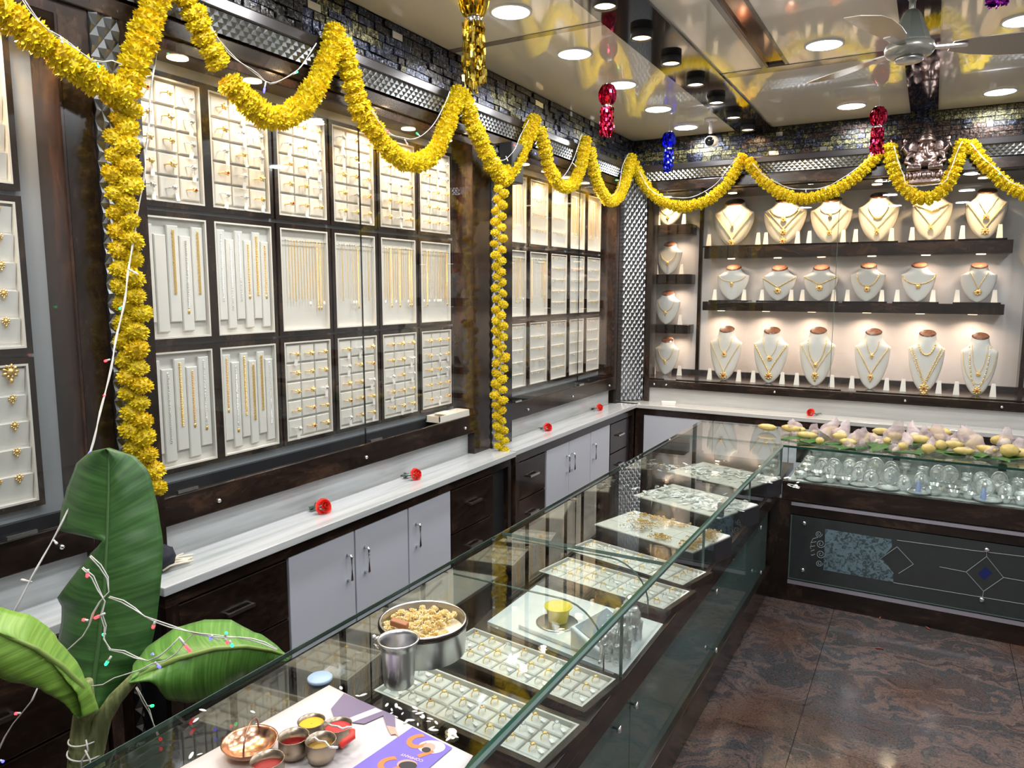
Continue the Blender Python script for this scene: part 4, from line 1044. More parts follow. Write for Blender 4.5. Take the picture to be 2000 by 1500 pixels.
def heap_tray(corners, lab, seed, heaps, h=.085):
    a, b, c, d = [Vector((*p, 0)) for p in corners]
    ux = ((b-a)+(c-d)).normalized(); W_ = ((b-a).length+(c-d).length)/2; H_ = ((d-a).length+(c-b).length)/2
    uy = Vector((-ux.y, ux.x, 0)); cen = (a+b+c+d)/4; cen.z = .701; rot = Matrix((ux, uy, Vector((0, 0, 1)))).transposed()
    t = thing('display_box', lab, 'tray', cen, 'deep display boxes in the long glass counter', rot=rot)
    MB().box((-W_/2, -H_/2, 0), (W_/2, H_/2, h)).build('box_body', CHAR, t, False, True)
    MB().pad((-W_/2+.006, -H_/2+.006, h), (W_/2-.006, H_/2-.006, h+.006), .003).build('cream_pad', CREAM, t, False, True)
    for x in (-W_*.17, W_*.17): MB().box((x-.002, -H_/2+.01, h+.006), (x+.002, H_/2-.01, h+.0075)).build('divider', CREAM2, t, False, True)
    for y in (-H_*.17, H_*.17): MB().box((-W_/2+.01, y-.002, h+.006), (W_/2-.01, y+.002, h+.0078)).build('divider', CREAM2, t, False, True)
    rr = random.Random(seed)
    for (nm, hx, hy, rx, ry, n, mt, mt2, lb) in heaps:
        mb = MB(); P = cen+rot@Vector((hx*W_/2, hy*H_/2, h+.007))
        for k in range(n):
            q = Vector((max(-rx*1.1, min(rx*1.1, rr.gauss(0, rx*.55))), max(-ry, min(ry, rr.gauss(0, ry*.55))), rr.random()*.006)); a_ = rr.uniform(0, pi)
            if mt is SILVR:
                L = rr.uniform(.02, .04); dv = Vector((cos(a_), sin(a_), rr.uniform(-.05, .25)))*L
                mb.strip(P+q-dv/2, P+q+dv/2, .012, (rr.uniform(-.3, .3), rr.uniform(-.3, .3), 1), .001, rr.randint(0, 1))
            else:
                c2 = P+q; mb.tube([c2+Vector((.009*cos(b_)*cos(a_), .009*cos(b_)*sin(a_), .004+.007*abs(sin(b_)))) for b_ in [pi*z/5*2 for z in range(5)]], .0022, 4, 1 if rr.random() < .25 else 0, True)
        mb.build(nm, [mt, mt2], smooth=False, kind='stuff', label=lb, cat='jewellery')
    return t
heap_tray([(-1.18, 2.87), (-.70, 2.735), (-.70, 3.03), (-1.18, 3.17)], 'dark box of small gold earring heaps on pale pads', 4,
          [('earring_heap', -.45, .55, .09, .035, 60, GOLDH, GOLDR, 'heap of gold studs at the far left of the gold box'),
           ('earring_heap', .05, .5, .06, .03, 50, GOLDH, PEARL, 'heap of gold studs at the far middle of the gold box'),
           ('earring_heap', -.35, 0, .06, .03, 50, GOLDH, GOLDR, 'heap of gold studs at the left middle of the gold box'),
           ('earring_heap', -.25, -.55, .07, .03, 45, SILVER, GOLD, 'mixed silver and gold studs at the near left of the gold box'),
           ('earring_heap', .3, -.72, .04, .03, 40, GOLDH, GOLDR, 'small heap of gold studs at the near edge of the gold box'),
           ('earring_heap', .80, .35, .035, .07, 80, GOLDH, GOLDR, 'gold studs at the far right corner of the gold box'),
           ('earring_heap', .80, -.55, .035, .07, 90, GOLDH, GOLDR, 'gold studs at the near right corner of the gold box')])
heap_tray([(-1.18, 3.38), (-.705, 3.22), (-.705, 3.55), (-1.18, 3.72)], 'dark box heaped with silver anklet packets', 5,
          [('silver_heap', -.4, 0, .20, .12, 120, SILVR, TAG, 'heap of silver chains in clear packets, left part of the silver box'), ('silver_heap', .40, 0, .13, .12, 130, SILVR, TAG, 'heap of silver chains in clear packets, right part of the silver box')])
heap_tray([(-1.18, 3.93), (-.705, 3.77), (-.705, 4.12), (-1.18, 4.30)], 'farther dark box heaped with silver packets', 6,
          [('silver_heap', 0, 0, .36, .14, 170, SILVR, TAG, 'heap of silver packets in the farthest box of the counter')])

# weighing scale, bowl, white mat, elephants
rz = radians(-12)
t = thing('white_mat', 'white board in the counter under the scale and elephants', 'board', (-.93, 2.1, .701))
MB().prism([(-1.21, 1.98, .701), (-.70, 1.875, .701), (-.70, 2.25, .701), (-1.21, 2.33, .701)], (0, 0, 1), .012).build('board', PLAST, t)
t = thing('weighing_scale', 'white electronic weighing scale in the counter with grey display', 'scale', (-.93, 2.05, .713), rot=(0, 0, rz))
MB().box((-.15, -.10, 0), (.10, .10, .016)).build('base', PLAST, t, False, True, bevel=.006)
MB().add([(.06, -.10, 0), (.17, -.10, 0), (.17, .10, 0), (.06, .10, 0), (.06, -.10, .075), (.17, -.10, .03), (.17, .10, .03), (.06, .10, .075)], [(0, 3, 2, 1), (4, 5, 6, 7), (0, 1, 5, 4), (1, 2, 6, 5), (2, 3, 7, 6), (3, 0, 4, 7)]).build('display_housing', PLAST, t, False, True, bevel=.006)
MB().add([(.068, -.085, .0735), (.160, -.085, .0355), (.160, .085, .0355), (.068, .085, .0735)], [(0, 1, 2, 3)]).build('display_window', GREYPL, t, False, True)
MB().lathe([(.068, .016), (.068, .020), (.062, .021)], 28, (-.06, -.01, 0)).build('pan', STEEL, t, True, True)
t = thing('plastic_bowl', 'small yellow plastic bowl on the weighing scale', 'bowl', (-.988, 2.055, .7345))
MB().lathe([(.024, 0), (.030, .002), (.040, .048), (.046, .050), (.046, .053), (.039, .052), (.028, .006), (.0, .004)], 28, (0, 0, 0), cap=(True, False)).build('shell', YELP, t, True, True)
def remesh_obj(mb, name, m, parent, vox, **k):
    o = mb.build(name, m, parent, True, True, **k); r_ = o.modifiers.new('fuse', 'REMESH'); r_.mode = 'VOXEL'; r_.voxel_size = vox; r_.use_smooth_shade = True
    return o
def elephant(loc, rz, lab):
    t = thing('silver_elephant', lab, 'figurine', loc, rot=(0, 0, rz)); t.scale = (1.2, 1.2, 1.25)
    b = MB().ell((0, 0, .062), (.036, .026, .028), 0, 16, 10).ell((.034, 0, .076), (.020, .018, .020), 0, 14, 8)
    for x, y in ((-.020, -.015), (-.020, .015), (.020, -.015), (.020, .015)): b.tube([(x, y, .05), (x, y, .02), (x, y, 0)], [.012, .0095, .011], 10)
    b.tube([(.050, 0, .074), (.060, 0, .058), (.062, 0, .035), (.066, 0, .020), (.074, 0, .018)], [.010, .008, .006, .005, .004], 8)
    b.tube([(-.036, 0, .066), (-.042, 0, .05), (-.041, 0, .038)], .003, 6)
    remesh_obj(b, 'body', SILVR, t, .0022)
    for s in (-1, 1):
        MB().ell((.028, s*.021, .074), (.013, .003, .017), 0, 10, 6, M=Matrix.Rotation(s*.5, 3, 'Z')).build('ear', SILVR, t, True, True)
        MB().tube([(.050, s*.008, .068), (.060, s*.010, .060), (.067, s*.009, .062)], [.0025, .002, .001], 6).build('tusk', SILVER, t, True, True)
    MB().ell((0, 0, .086), (.022, .024, .008), 0, 14, 6).box((-.016, -.012, .090), (.016, .012, .104)).build('saddle', SILVER, t, False, True)
    MB().ell((0, 0, .110), (.015, .012, .010), 0, 12, 6).tube([(.034, 0, .094), (.036, 0, .106)], .003, 6).build('canopy', SILVER, t, True, True)
elephant((-.745, 1.955, .713), radians(-105), 'nearer silver elephant figurine standing on the white board')
elephant((-.755, 2.085, .713), radians(-100), 'farther silver elephant figurine beside the thin glass joint')

# silverware in the right hand counter
def sw(name, prof, cat, n=20, m=SILVER):
    t = thing(name, name, cat); MB().lathe(prof, n, cap=(True, False)).build('vessel', m, t, True, True); return t
SWP = [sw('silver_bowl', [(.018, 0), (.022, .003), (.036, .022), (.040, .036), (.043, .037), (.038, .036), (.02, .006), (.001, .005)], 'bowl'),
       sw('silver_plate', [(.03, 0), (.055, .006), (.060, .012), (.062, .013), (.054, .009), (.001, .003)], 'plate', 24, SILVR),
       sw('silver_tumbler', [(.020, 0), (.022, .01), (.026, .055), (.029, .07), (.031, .071), (.024, .06), (.019, .004), (.001, .004)], 'tumbler'),
       sw('silver_lamp', [(.024, 0), (.026, .004), (.008, .012), (.006, .04), (.010, .045), (.006, .05), (.006, .07), (.022, .078), (.026, .088), (.022, .088), (.004, .082), (.001, .082)], 'lamp'),
       sw('silver_pot', [(.015, 0), (.03, .01), (.038, .03), (.03, .05), (.016, .058), (.022, .066), (.024, .068), (.015, .062), (.001, .055)], 'pot', 18, SILVR)]
fr = thing('oval_plaque', 'plaque', 'plaque')
MB().ell((0, 0, .05), (.038, .006, .045), 0, 20, 10).build('oval_back', SILVR, fr, True, True)
MB().tube([(.040*cos(a), -.005, .05+.047*sin(a)) for a in [2*pi*k/24 for k in range(24)]], .004, 6, closed=True).build('beaded_rim', SILVER, fr, True, True)
MB().ell((0, -.006, .05), (.014, .008, .024), 0, 12, 8).ell((0, -.008, .078), (.009, .008, .009), 0, 10, 6).build('relief_figure', SILVER, fr, True, True)
SWP.append(fr)
rr = random.Random(11)
descs = {'silver_bowl': 'open silver bowl among the silverware in the right counter', 'silver_plate': 'flat silver plate among the silverware in the right counter', 'silver_tumbler': 'silver tumbler among the silverware in the right counter', 'silver_lamp': 'silver oil lamp among the silverware in the right counter', 'silver_pot': 'round silver pot among the silverware in the right counter', 'oval_plaque': 'x'}
for j, y in enumerate((4.482, 4.58, 4.685, 4.79)):
    for i in range(17):
        x = -.60+i*.076+rr.uniform(-.012, .012)
        if j == 0: pr = SWP[rr.choice((0, 1, 1, 0, 4))]
        elif j == 1: pr = SWP[rr.choice((0, 1, 4, 2, 5))]
        else: pr = SWP[rr.choice((2, 3, 4, 5, 5))]
        if (i, j) in ((6, 1), (5, 0), (7, 0), (8, 1)): pr = SWP[5]
        rot = Matrix.Rotation(rr.uniform(-.4, .4), 3, 'Z')
        if pr is SWP[5]: rot = Matrix.Rotation(rr.uniform(-.3, .3), 3, 'Z') @ Matrix.Rotation(-.15, 3, 'X')
        lab = '%s, %s item from left in the %s row of the right counter' % (pr.name.split('.')[0].replace('_', ' '), ORD[i], ['front', 'second', 'third', 'back'][j])
        place(pr, Vector((x, y+rr.uniform(-.01, .01), ZR-.003)), rot, lab, 'silverware inside the right counter', rr.uniform(.85, 1.1))
for k in range(2):
    MB().lathe([(.013, 0), (.015, .035), (.009, .042), (.009, .06), (.001, .061)], 16, (.0+.30*k, 4.50, ZR-.003)).build('blue_capped_bottle', [mat('pale_blue_plastic', (.28, .34, .60), .3)], smooth=True, label='small pale blue bottle %s silverware counter' % ('near the middle of the' if k == 0 else 'toward the right end of the'), cat='bottle')

# ------------------------------------------------------------------ things on the long counter
def on(p, z): q = onz(p, z); return q
NZ = ZG+.0008
t = thing('newspaper', 'folded newspaper sheet with a purple printed band on the near counter', 'newspaper', (-.95, .95, ZG))
grid = MB(); A_, B_, C_, D_ = onz((300, 1530), NZ), onz((643, 1339), NZ), onz((924, 1477), NZ), onz((700, 1800), NZ)
n = 14
for i in range(n+1):
    for j in range(n+1):
        u, v = i/n, j/n; P = A_.lerp(B_, u).lerp(D_.lerp(C_, u), v); P.z = NZ+.0012+.0010*noise.noise(Vector((u*4, v*4, 0)))
        grid.v.append(tuple(P))
for i in range(n):
    for j in range(n): k = i*(n+1)+j; grid.f.append((k, k+n+1, k+n+2, k+1)); grid.mi.append(0)
o = grid.build('sheet', PAPER, t, True); sm = o.modifiers.new('thick', 'SOLIDIFY'); sm.thickness = .0006
def pr(pts, z=.0034): return [tuple(onz(p, NZ+z)) for p in pts]
def q8(x, y): return (360+x/3.333, 1330+y/3.333)
MB().prism(pr([q8(1485, 300), q8(1745, 435), q8(1600, 560), q8(1400, 760), q8(900, 700)]), (0, 0, 1), .0002).build('purple_print', P_PURP, t)
MB().prism(pr([q8(1040, 80), q8(1290, 190), q8(1370, 225), q8(1375, 300), q8(1315, 290), q8(1295, 225), q8(1170, 280), q8(1110, 272), q8(985, 262), q8(955, 180)]), (0, 0, 1), .0002).build('jacket_print', P_SUIT, t)
MB().prism(pr([q8(1245, 175), q8(1290, 195), q8(1010, 300), q8(985, 275)], .0038), (0, 0, 1), .0002).build('lilac_print', P_LIL, t)
MB().prism(pr([q8(1315, 290), q8(1370, 300), q8(1400, 370), q8(1375, 345), q8(1345, 350)], .0038), (0, 0, 1), .0002).build('hand_print', P_SKIN, t)
def disc_px(c, rx, ry, z, m, nm):
    MB().prism(pr([(c[0]+rx*cos(a), c[1]+ry*sin(a)) for a in [2*pi*k/20 for k in range(20)]], z), (0, 0, 1), .0002).build(nm, m, t)
disc_px(q8(1610, 430), 27, 13, .0038, P_LIL, 'oval_print'); disc_px(q8(1595, 430), 12, 8, .0042, P_SKIN, 'face_print'); disc_px(q8(1575, 448), 9, 5, .0044, BLACKM, 'hair_print')
disc_px(q8(1450, 545), 20, 10, .0038, P_SKIN, 'face_print'); disc_px(q8(1455, 550), 18, 8, .0042, BLACKM, 'hair_print')
def glyph(ch, p0, p1, size, m, z=.0040, nm='numeral_print'):
    a = onz(p0, NZ+z); b = onz(p1, NZ+z); d = (b-a).normalized(); up = Vector((0, 0, 1)).cross(d)
    cu = bpy.data.curves.new('c', 'FONT'); cu.body = ch; cu.size = size; cu.extrude = .0001; cu.offset = .0006 if size > .03 else 0
    tmp = bpy.data.objects.new('tmp', cu); COL.objects.link(tmp)
    dg = bpy.context.evaluated_depsgraph_get(); me = bpy.data.meshes.new_from_object(tmp.evaluated_get(dg)); bpy.data.objects.remove(tmp)
    me.materials.clear(); me.materials.append(m)
    M = Matrix((d, up, Vector((0, 0, 1)))).transposed().to_4x4(); M.translation = a; me.transform(M)
    o = bpy.data.objects.new(nm, me); COL.objects.link(o); o.parent = t; o.location = -WL[t.name]
glyph('5', q8(1560, 335), q8(1440, 375), .10, P_ORNG); glyph('5', q8(1380, 480), q8(1240, 530), .10, P_ORNG)
glyph('COMPANY', q8(1560, 515), q8(1440, 478), .010, P_CRM, nm='caption_print')

t = thing('flower_vessel', 'round steel vessel full of pale flower heads on the counter', 'vessel', (-1.03, 1.385, ZG))
MB().lathe([(.098, 0), (.103, .003), (.105, .066), (.107, .070), (.107, .080), (.103, .084), (.101, .080), (.101, .012), (.001, .010)], 48, cap=(True, False)).build('shell', STEEL, t, True, True)
MB().lathe([(.1065, .0685), (.109, .0705), (.1085, .0800), (.1065, .082)], 48, cap=(False, False)).build('dark_band', mat('tarnished_band', (.10, .08, .07), .25, 1), t, True, True)
def flower_mesh(R, n, m1, m2, name, squash=1.0, seed=0, pw=.32):
    rg = random.Random(seed); mb = MB().ell((0, 0, 0), (R*.78, R*.78, R*.78*squash), 1, 10, 6)
    for k in range(n):
        z = 1-2*(k+.5)/n; a = k*2.39996; r_ = sqrt(1-z*z)
        d = Vector((r_*cos(a), r_*sin(a), z)); d = (d+Vector((rg.uniform(-.12, .12), rg.uniform(-.12, .12), rg.uniform(-.12, .12)))).normalized()
        s = d.cross(Vector((rg.uniform(-1, 1), rg.uniform(-1, 1), rg.uniform(-1, 1)))).normalized(); up = s.cross(d)
        L = R*rg.uniform(.88, 1.06); w_ = R*pw
        p = [d*R*.66-s*w_*.45, d*R*.66+s*w_*.45, d*L*.86+s*w_*.55+up*w_*.15, d*L+up*w_*.3, d*L*.86-s*w_*.55+up*w_*.15]
        mb.add([(v.x, v.y, v.z*squash) for v in p], [(0, 1, 2, 4), (2, 3, 4)], 0)
    return mb.mesh(name, [m1, m2])
FMS = [flower_mesh(.5, 190, FLOW, FLOWO, 'flower', .62, s, .22) for s in range(3)]       # unit-diameter, flattened along z
FMR = [flower_mesh(.5, 170, FLOW, FLOWO, 'flower', .80, s+9, .20) for s in range(3)]
PFM = flower_mesh(.5, 46, PETW, mat('pale_core', (.62, .42, .12), .8), 'flower_head', .7, 5, .42)
rg = random.Random(2)
for k in range(190):
    a = rg.uniform(0, 2*pi); r_ = .092*sqrt(rg.random()); z = .062+.010*(1-r_/.09)+rg.uniform(-.004, .008)
    if r_*cos(a) > .045 and r_*sin(a) > .0: z -= .03
    inst('flower_head', PFM, t, (r_*cos(a), r_*sin(a), z), (rg.uniform(-.6, .6), rg.uniform(-.6, .6), rg.uniform(0, 6)), rg.uniform(.013, .024))
MB().lathe([(.100, .050), (.001, .060)], 32, cap=(False, False)).build('petal_bed', PETW, t, True, True)
Q = onz((780, 1218), ZG+.09)
MB().box((-.022, -.009, -.008), (.022, .009, .008)).build('wooden_block', CAPB, label='small tan wooden block lying on the flower heads', cat='block', bevel=.003, local=True).location = (-1.055, 1.325, ZG+.088)
bpy.data.objects['wooden_block'].rotation_euler = (.1, .15, radians(10))
t = thing('steel_tumbler', 'tall steel tumbler with rolled rim in front of the flower vessel', 'tumbler', (-.985, 1.232, ZG))
MB().lathe([(.030, 0), (.0335, .004), (.0355, .03), (.0375, .085), (.0395, .098), (.0455, .103), (.0475, .106), (.0455, .109), (.042, .107), (.038, .10), (.035, .03), (.031, .006), (.001, .006)], 40, cap=(True, False)).build('shell', STEEL, t, True, True)
MB().tube([(-.044, -.012, .105), (-.056, -.016, .100), (-.058, -.017, .088), (-.044, -.012, .080)], .003, 8).ell((-.056, -.016, .106), (.006, .006, .004), 0, 8, 5).build('hinge', CHROME, t, True, True)
t = thing('round_lid', 'small round pale blue lid lying by the newspaper', 'lid', onz((625, 1328), ZG))
MB().lathe([(.026, 0), (.028, .002), (.028, .006), (.026, .008)], 28).build('disc', SKIN_BN, t, True, True)
# copper dish with loop handle
c = onz((488, 1455), ZG+.02); t = thing('copper_dish', 'shallow copper dish with a thin loop handle on the newspaper', 'dish', (c.x, c.y, NZ+.004))
MB().lathe([(.022, 0), (.030, .001), (.046, .014), (.050, .024), (.052, .025), (.0485, .024), (.043, .014), (.028, .003), (.001, .002)], 40, cap=(True, False)).build('dish', COPPER, t, True, True)
MB().tube([(.048*sin(a)*.55+.004, .048*sin(a)*-.85, .024+.038*cos(a)) for a in [-pi/2+pi*k/16 for k in range(17)]], .0018, 7).build('loop_handle', mat('dull_copper', (.32, .19, .14), .35, 1), t, True, True)
def pot(p, R, H_, fill, lab, inner):
    c = onz(p, ZG+H_*.9); t = thing('kumkum_pot', lab, 'pot', (c.x, c.y, NZ+.004), 'four joined brass pots')
    MB().lathe([(R*.55, 0), (R*.85, H_*.12), (R*1.0, H_*.5), (R*.98, H_), (R*1.02, H_*1.02), (R*.95, H_*1.02), (R*.92, H_*.5), (R*.7, H_*.12), (.001, H_*.1)], 32, cap=(True, False)).build('cup', mat('aged_brass', (.42, .34, .26), .3, 1), t, True, True)
    MB().lathe([(R*.955, H_*.99), (R*.93, H_*.55), (R*.8, H_*.3)], 32, cap=(False, False)).build('tinted_lining', inner, t, True, True)
    MB().lathe([(R*.93, H_*fill), (R*.5, H_*(fill+.06)), (.001, H_*(fill+.02))], 24, cap=(False, False)).build('powder', inner, t, True, True)
    return c
c1 = pot(q8(828, 285), .0265, .034, .80, 'brass pot filled with bright yellow turmeric', TURM)
c2 = pot(q8(712, 388), .0285, .040, .35, 'brass pot lined with dark red powder, left of the yellow one', KUM)
c3 = pot(q8(888, 412), .0285, .040, .45, 'brass pot with a little yellow powder, nearest the viewer', mat('old_turmeric', (.42, .27, .05), .7))
c4 = pot(q8(1000, 312), .0275, .038, .80, 'brass pot of deep red powder beside the handle', REDP)
t = thing('pot_handle', 'wavy metal carrier handle with a red wrapped end over the brass pots', 'handle', onz(q8(1000, 330), ZG+.05))
hz = [onz(q8(x, y), ZG+.050) for x, y in ((915, 268), (960, 292), (1000, 296), (1030, 312), (1060, 300), (1092, 300))]
MB().tube(hz, .0022, 7).build('wire', SILVER, t, True)
MB().tube([onz(q8(x, y), ZG+.052) for x, y in ((812, 384), (850, 366), (875, 392), (920, 395), (945, 430), (1000, 432))], .0022, 7).build('wire', SILVER, t, True)
MB().tube([onz(q8(1092, 322), ZG+.048), onz(q8(1095, 360), ZG+.043), onz(q8(1045, 395), ZG+.036), onz(q8(1018, 425), ZG+.032)], [.006, .007, .007, .006], 10).build('red_wrapping', ROSE, t, True)
pot(q8(540, 540), .030, .038, .55, 'brass pot of maroon powder at the bottom edge below the copper dish', KUM)
# loose petals
rg = random.Random(5)
pm = MB()
k = 0
PETS = [(1318, 160), (1380, 165), (1400, 180), (1345, 215), (1375, 235), (1350, 190), (1420, 215), (1500, 200), (1530, 215), (1470, 260), (1545, 240), (1590, 265), (1600, 250), (1640, 275), (1520, 285), (1555, 235), (1610, 310), (1625, 325), (1500, 180), (1445, 270), (1020, 50), (1130, 100), (1165, 95), (1380, 115), (45, 490), (445, 205), (75, 260), (120, 195), (700, 180), (590, 340), (1740, 350), (1760, 365), (1720, 380), (100, 480), (480, 290)]
PXS = sorted(PETS, key=lambda q: -q[0])
for x, y in PETS:
    P = onz(q8(x, y), ZG+.001); a = rg.uniform(0, pi); s = rg.uniform(.7, 1.4)
    if k == 0: me_pet = MB().ell((0, 0, .0012), (.0075, .0028, .0012), 0, 8, 4).mesh('petal', PETL, True)
    if x == 1740: P = onz(q8(x, y), NZ+.005)
    o = bpy.data.objects.new('loose_petal', me_pet); COL.objects.link(o); o.location = P; o.rotation_euler = (rg.uniform(-.1, .1), rg.uniform(-.1, .1), a); o.scale = (s, s, s)
    tag(o, 'loose white petal, %s of those scattered by the newspaper, counting leftward' % ORD[PXS.index((x, y))], 'petal', 'loose white petals on the counter'); k += 1

# roses on the worktops
def rose(loc, rz, lab, s=1.0):
    t = thing('red_rose', lab, 'rose', loc, 'single red roses on the worktops', rot=(0, 0, rz))
    c = Vector((0, 0, .026*s)); M0 = Matrix.Rotation(radians(65), 3, 'Y')
    for ring, (n_, r_, h) in enumerate(((3, .008, .026), (4, .014, .024), (5, .021, .020), (6, .027, .014))):
        for k in range(n_):
            a0 = 2*pi*k/n_+ring*.5; mb = MB(); cols = 5; rows_ = 4; wa = 2*pi/n_*1.35
            for j in range(rows_):
                f = j/(rows_-1)
                for i in range(cols):
                    aa = a0+(i/(cols-1)-.5)*wa*(.6+.5*f); rad = r_*(.45+.55*sin(f*1.5))*(1+.10*f*f*ring/2)*(1+.05*(k%2))
                    v = Vector((rad*cos(aa), rad*sin(aa), -.014+h*1.5*f-(.004*ring*f*f)-abs(i-2)*.0012))*s
                    mb.v.append(tuple(c+M0 @ v))
            for j in range(rows_-1):
                for i in range(cols-1): q = j*cols+i; mb.f.append((q, q+1, q+cols+1, q+cols)); mb.mi.append(0)
            mb.build('petal', ROSE, t, True, True)
    MB().tube([c+M0@Vector((0, 0, -.012*s)), (-.04*s, .002, .012*s), (-.08*s, .008, .006), (-.115*s, -.004, .004)], .0022*s, 6).build('stem', LEAFD, t, True, True)
    for (x, y, a, l) in ((-.055, .004, .9, .035), (-.070, .006, -1.0, .035), (-.085, .008, 1.8, .026), (-.045, 0, -2.0, .026)):
        d = Vector((cos(a), sin(a), 0))*l*1.3*s; e = Vector((-sin(a), cos(a), 0))*l*.5*s; p = Vector((x*s, y*s, .010*s))
        MB().add([p, p+d*.5+e+Vector((0, 0, .006)), p+d+Vector((0, 0, -.004)), p+d*.5-e+Vector((0, 0, .006)), p+d*.5], [(0, 4, 1), (1, 4, 2), (2, 4, 3), (3, 4, 0)]).build('leaf', LEAFD, t, False, True)
def rdir(a, b, z=ZK): A = onz(a, z); Bq = onz(b, z); return A, atan2((A-Bq).y, (A-Bq).x)
for a, b, lab, s in (((634, 1003), (590, 985), 'nearest red rose on the long worktop', 1.15), ((814, 937), (755, 925), 'second red rose, farther along the long worktop', 1.05), ((1071, 842), (1040, 832), 'red rose with leafy stem on the farther worktop', 1.0), ((1172, 802), (1140, 797), 'red rose near the corner on the farther worktop', 1.0), ((1582, 812), (1614, 807), 'red rose on the back worktop behind the fruit offerings', 1.0)):
    A, ang = rdir(a, b); rose(A, ang, lab, s)
t = thing('small_box', 'small flat white box on the back worktop near the corner', 'box', onz((1306, 790), ZK), rot=(0, 0, .3))
MB().box((-.055, -.035, 0), (.055, .035, .018)).build('box_body', STANDW, t, False, True, bevel=.002)
MB().box((-.056, -.036, .018), (.056, .036, .024)).build('lid', STANDW, t, False, True, bevel=.002)
mb = MB().ell((0, 0, .045), (.045, .055, .045), 0, 20, 14, ns=.25)
mb.build('cloth_bundle', NAVYB, smooth=True, local=True, label='black cloth bundle on the long worktop by the pillar', cat='cloth').location = (-2.15, 1.455, ZK)
t = thing('cord_bundle', 'cream cotton cord bundle on the near end of the long worktop', 'cord', onz((345, 1103), ZK+.01))
rg = random.Random(8)
for k in range(12):
    A = onz((318+rg.uniform(-6, 8), 1118-rg.uniform(0, 22)), ZK+.004+rg.random()*.014); C_ = onz((366+rg.uniform(-10, 12), 1098-rg.uniform(0, 18)), ZK+.004+rg.random()*.014)
    mid = (A+C_)/2+Vector((rg.uniform(-.01, .01), rg.uniform(-.01, .01), .006))
    MB().tube([A, A.lerp(mid, .6)+Vector((0, 0, .003)), mid, C_.lerp(mid, .5), C_], .0035, 6).build('strand', CLOTH, t, True)

# ---- fruit offerings on the right counter
def bleaf(P, L, w_, rz, lab, i):
    mb = MB(); n = 8
    for j in range(n+1):
        f = j/n; ww = w_*sin(pi*min(1, f*.92+.04))**.7; yb = (f-.5)*L
        for k in range(5):
            u = (k-2)/2; mb.v.append((u*ww, yb, .004+.010*abs(u)*(1-f*.3)+.006*sin(f*5+i)))
    for j in range(n):
        for k in range(4): q = j*5+k; mb.f.append((q, q+1, q+6, q+5)); mb.mi.append(0)
    o = mb.build('green_leaf', BLEAF, smooth=True, local=True, label=lab, cat='leaf', group='green leaves under the fruit offerings'); o.location = P; o.rotation_euler = (0, 0, rz)
    s = o.modifiers.new('thick', 'SOLIDIFY'); s.thickness = .0008
rg = random.Random(21)
LP = [(1552, 862), (1580, 868), (1600, 872), (1640, 880), (1665, 882), (1700, 872), (1722, 880), (1760, 890), (1800, 888), (1830, 885), (1850, 893), (1885, 895), (1920, 897), (1945, 903), (1975, 900), (1990, 890), (1880, 880), (1790, 872)]
for i, p in enumerate(LP):
    P = onz(p, ZG); bleaf((P.x, P.y+.05, ZG), rg.uniform(.16, .24), rg.uniform(.03, .045), rg.uniform(0, pi), 'flat green leaf under the fruit, %s from the counter corner' % ORD[i], i)
def fruit(P, r, ax, lab, rz, long_=1.0):
    t = thing('yellow_fruit', lab, 'fruit', (P.x, P.y, P.z), 'yellow fruits on the right counter', rot=(0, 0, rz))
    if long_ > 1.5: MB().tube([(-r*long_, 0, r*1.2), (-r*long_*.6, r*.3, r*1.0), (0, r*.5, r*.95), (r*long_*.6, r*.3, r*1.0), (r*long_, 0, r*1.2)], [r*.25, r*.85, r, r*.85, r*.3], 10).build('fruit_body', BANF, t, True, True)
    else: MB().ell((0, 0, r), (r*long_, r, r), 0, 16, 10, ns=.22).build('fruit_body', BANF, t, True, True)
    MB().ell((r*long_, 0, r*1.1), (r*.25, r*.2, r*.2), 0, 6, 4).build('stalk', MOSS, t, True, True)
FRUITS = [(1497, 842, .022, 2.6), (1543, 845, .024, 2.4), (1575, 858, .022, 2.6), (1600, 868, .02, 1.2), (1625, 850, .026, 2.2), (1655, 872, .022, 2.0), (1700, 862, .024, 2.2), (1732, 868, .02, 1.1), (1720, 850, .022, 2.2), (1752, 862, .024, 1.4), (1762, 880, .022, 1.2), (1795, 868, .026, 2.0), (1812, 886, .026, 1.3), (1837, 880, .028, 1.05), (1835, 853, .028, 2.4), (1862, 878, .024, 2.0), (1882, 890, .022, 2.2), (1885, 855, .026, 1.5), (1905, 865, .024, 1.6), (1925, 886, .022, 2.4), (1970, 893, .034, 1.3), (1955, 870, .028, 2.4), (1990, 895, .026, 1.8), (1640, 860, .022, 1.8), (1560, 846, .02, 2)]
for i, (x, y, r_, l_) in enumerate(FRUITS):
    P = onz((x, y), ZG+.006); fruit(Vector((P.x, P.y+.012, ZG+.006)), r_, 0, ('yellow banana-like fruit alone on a leaf at the counter corner' if i == 0 else 'yellow fruit in the offerings pile, %s by distance from the corner' % ORD[i]), rg.uniform(-.9, .9), l_)
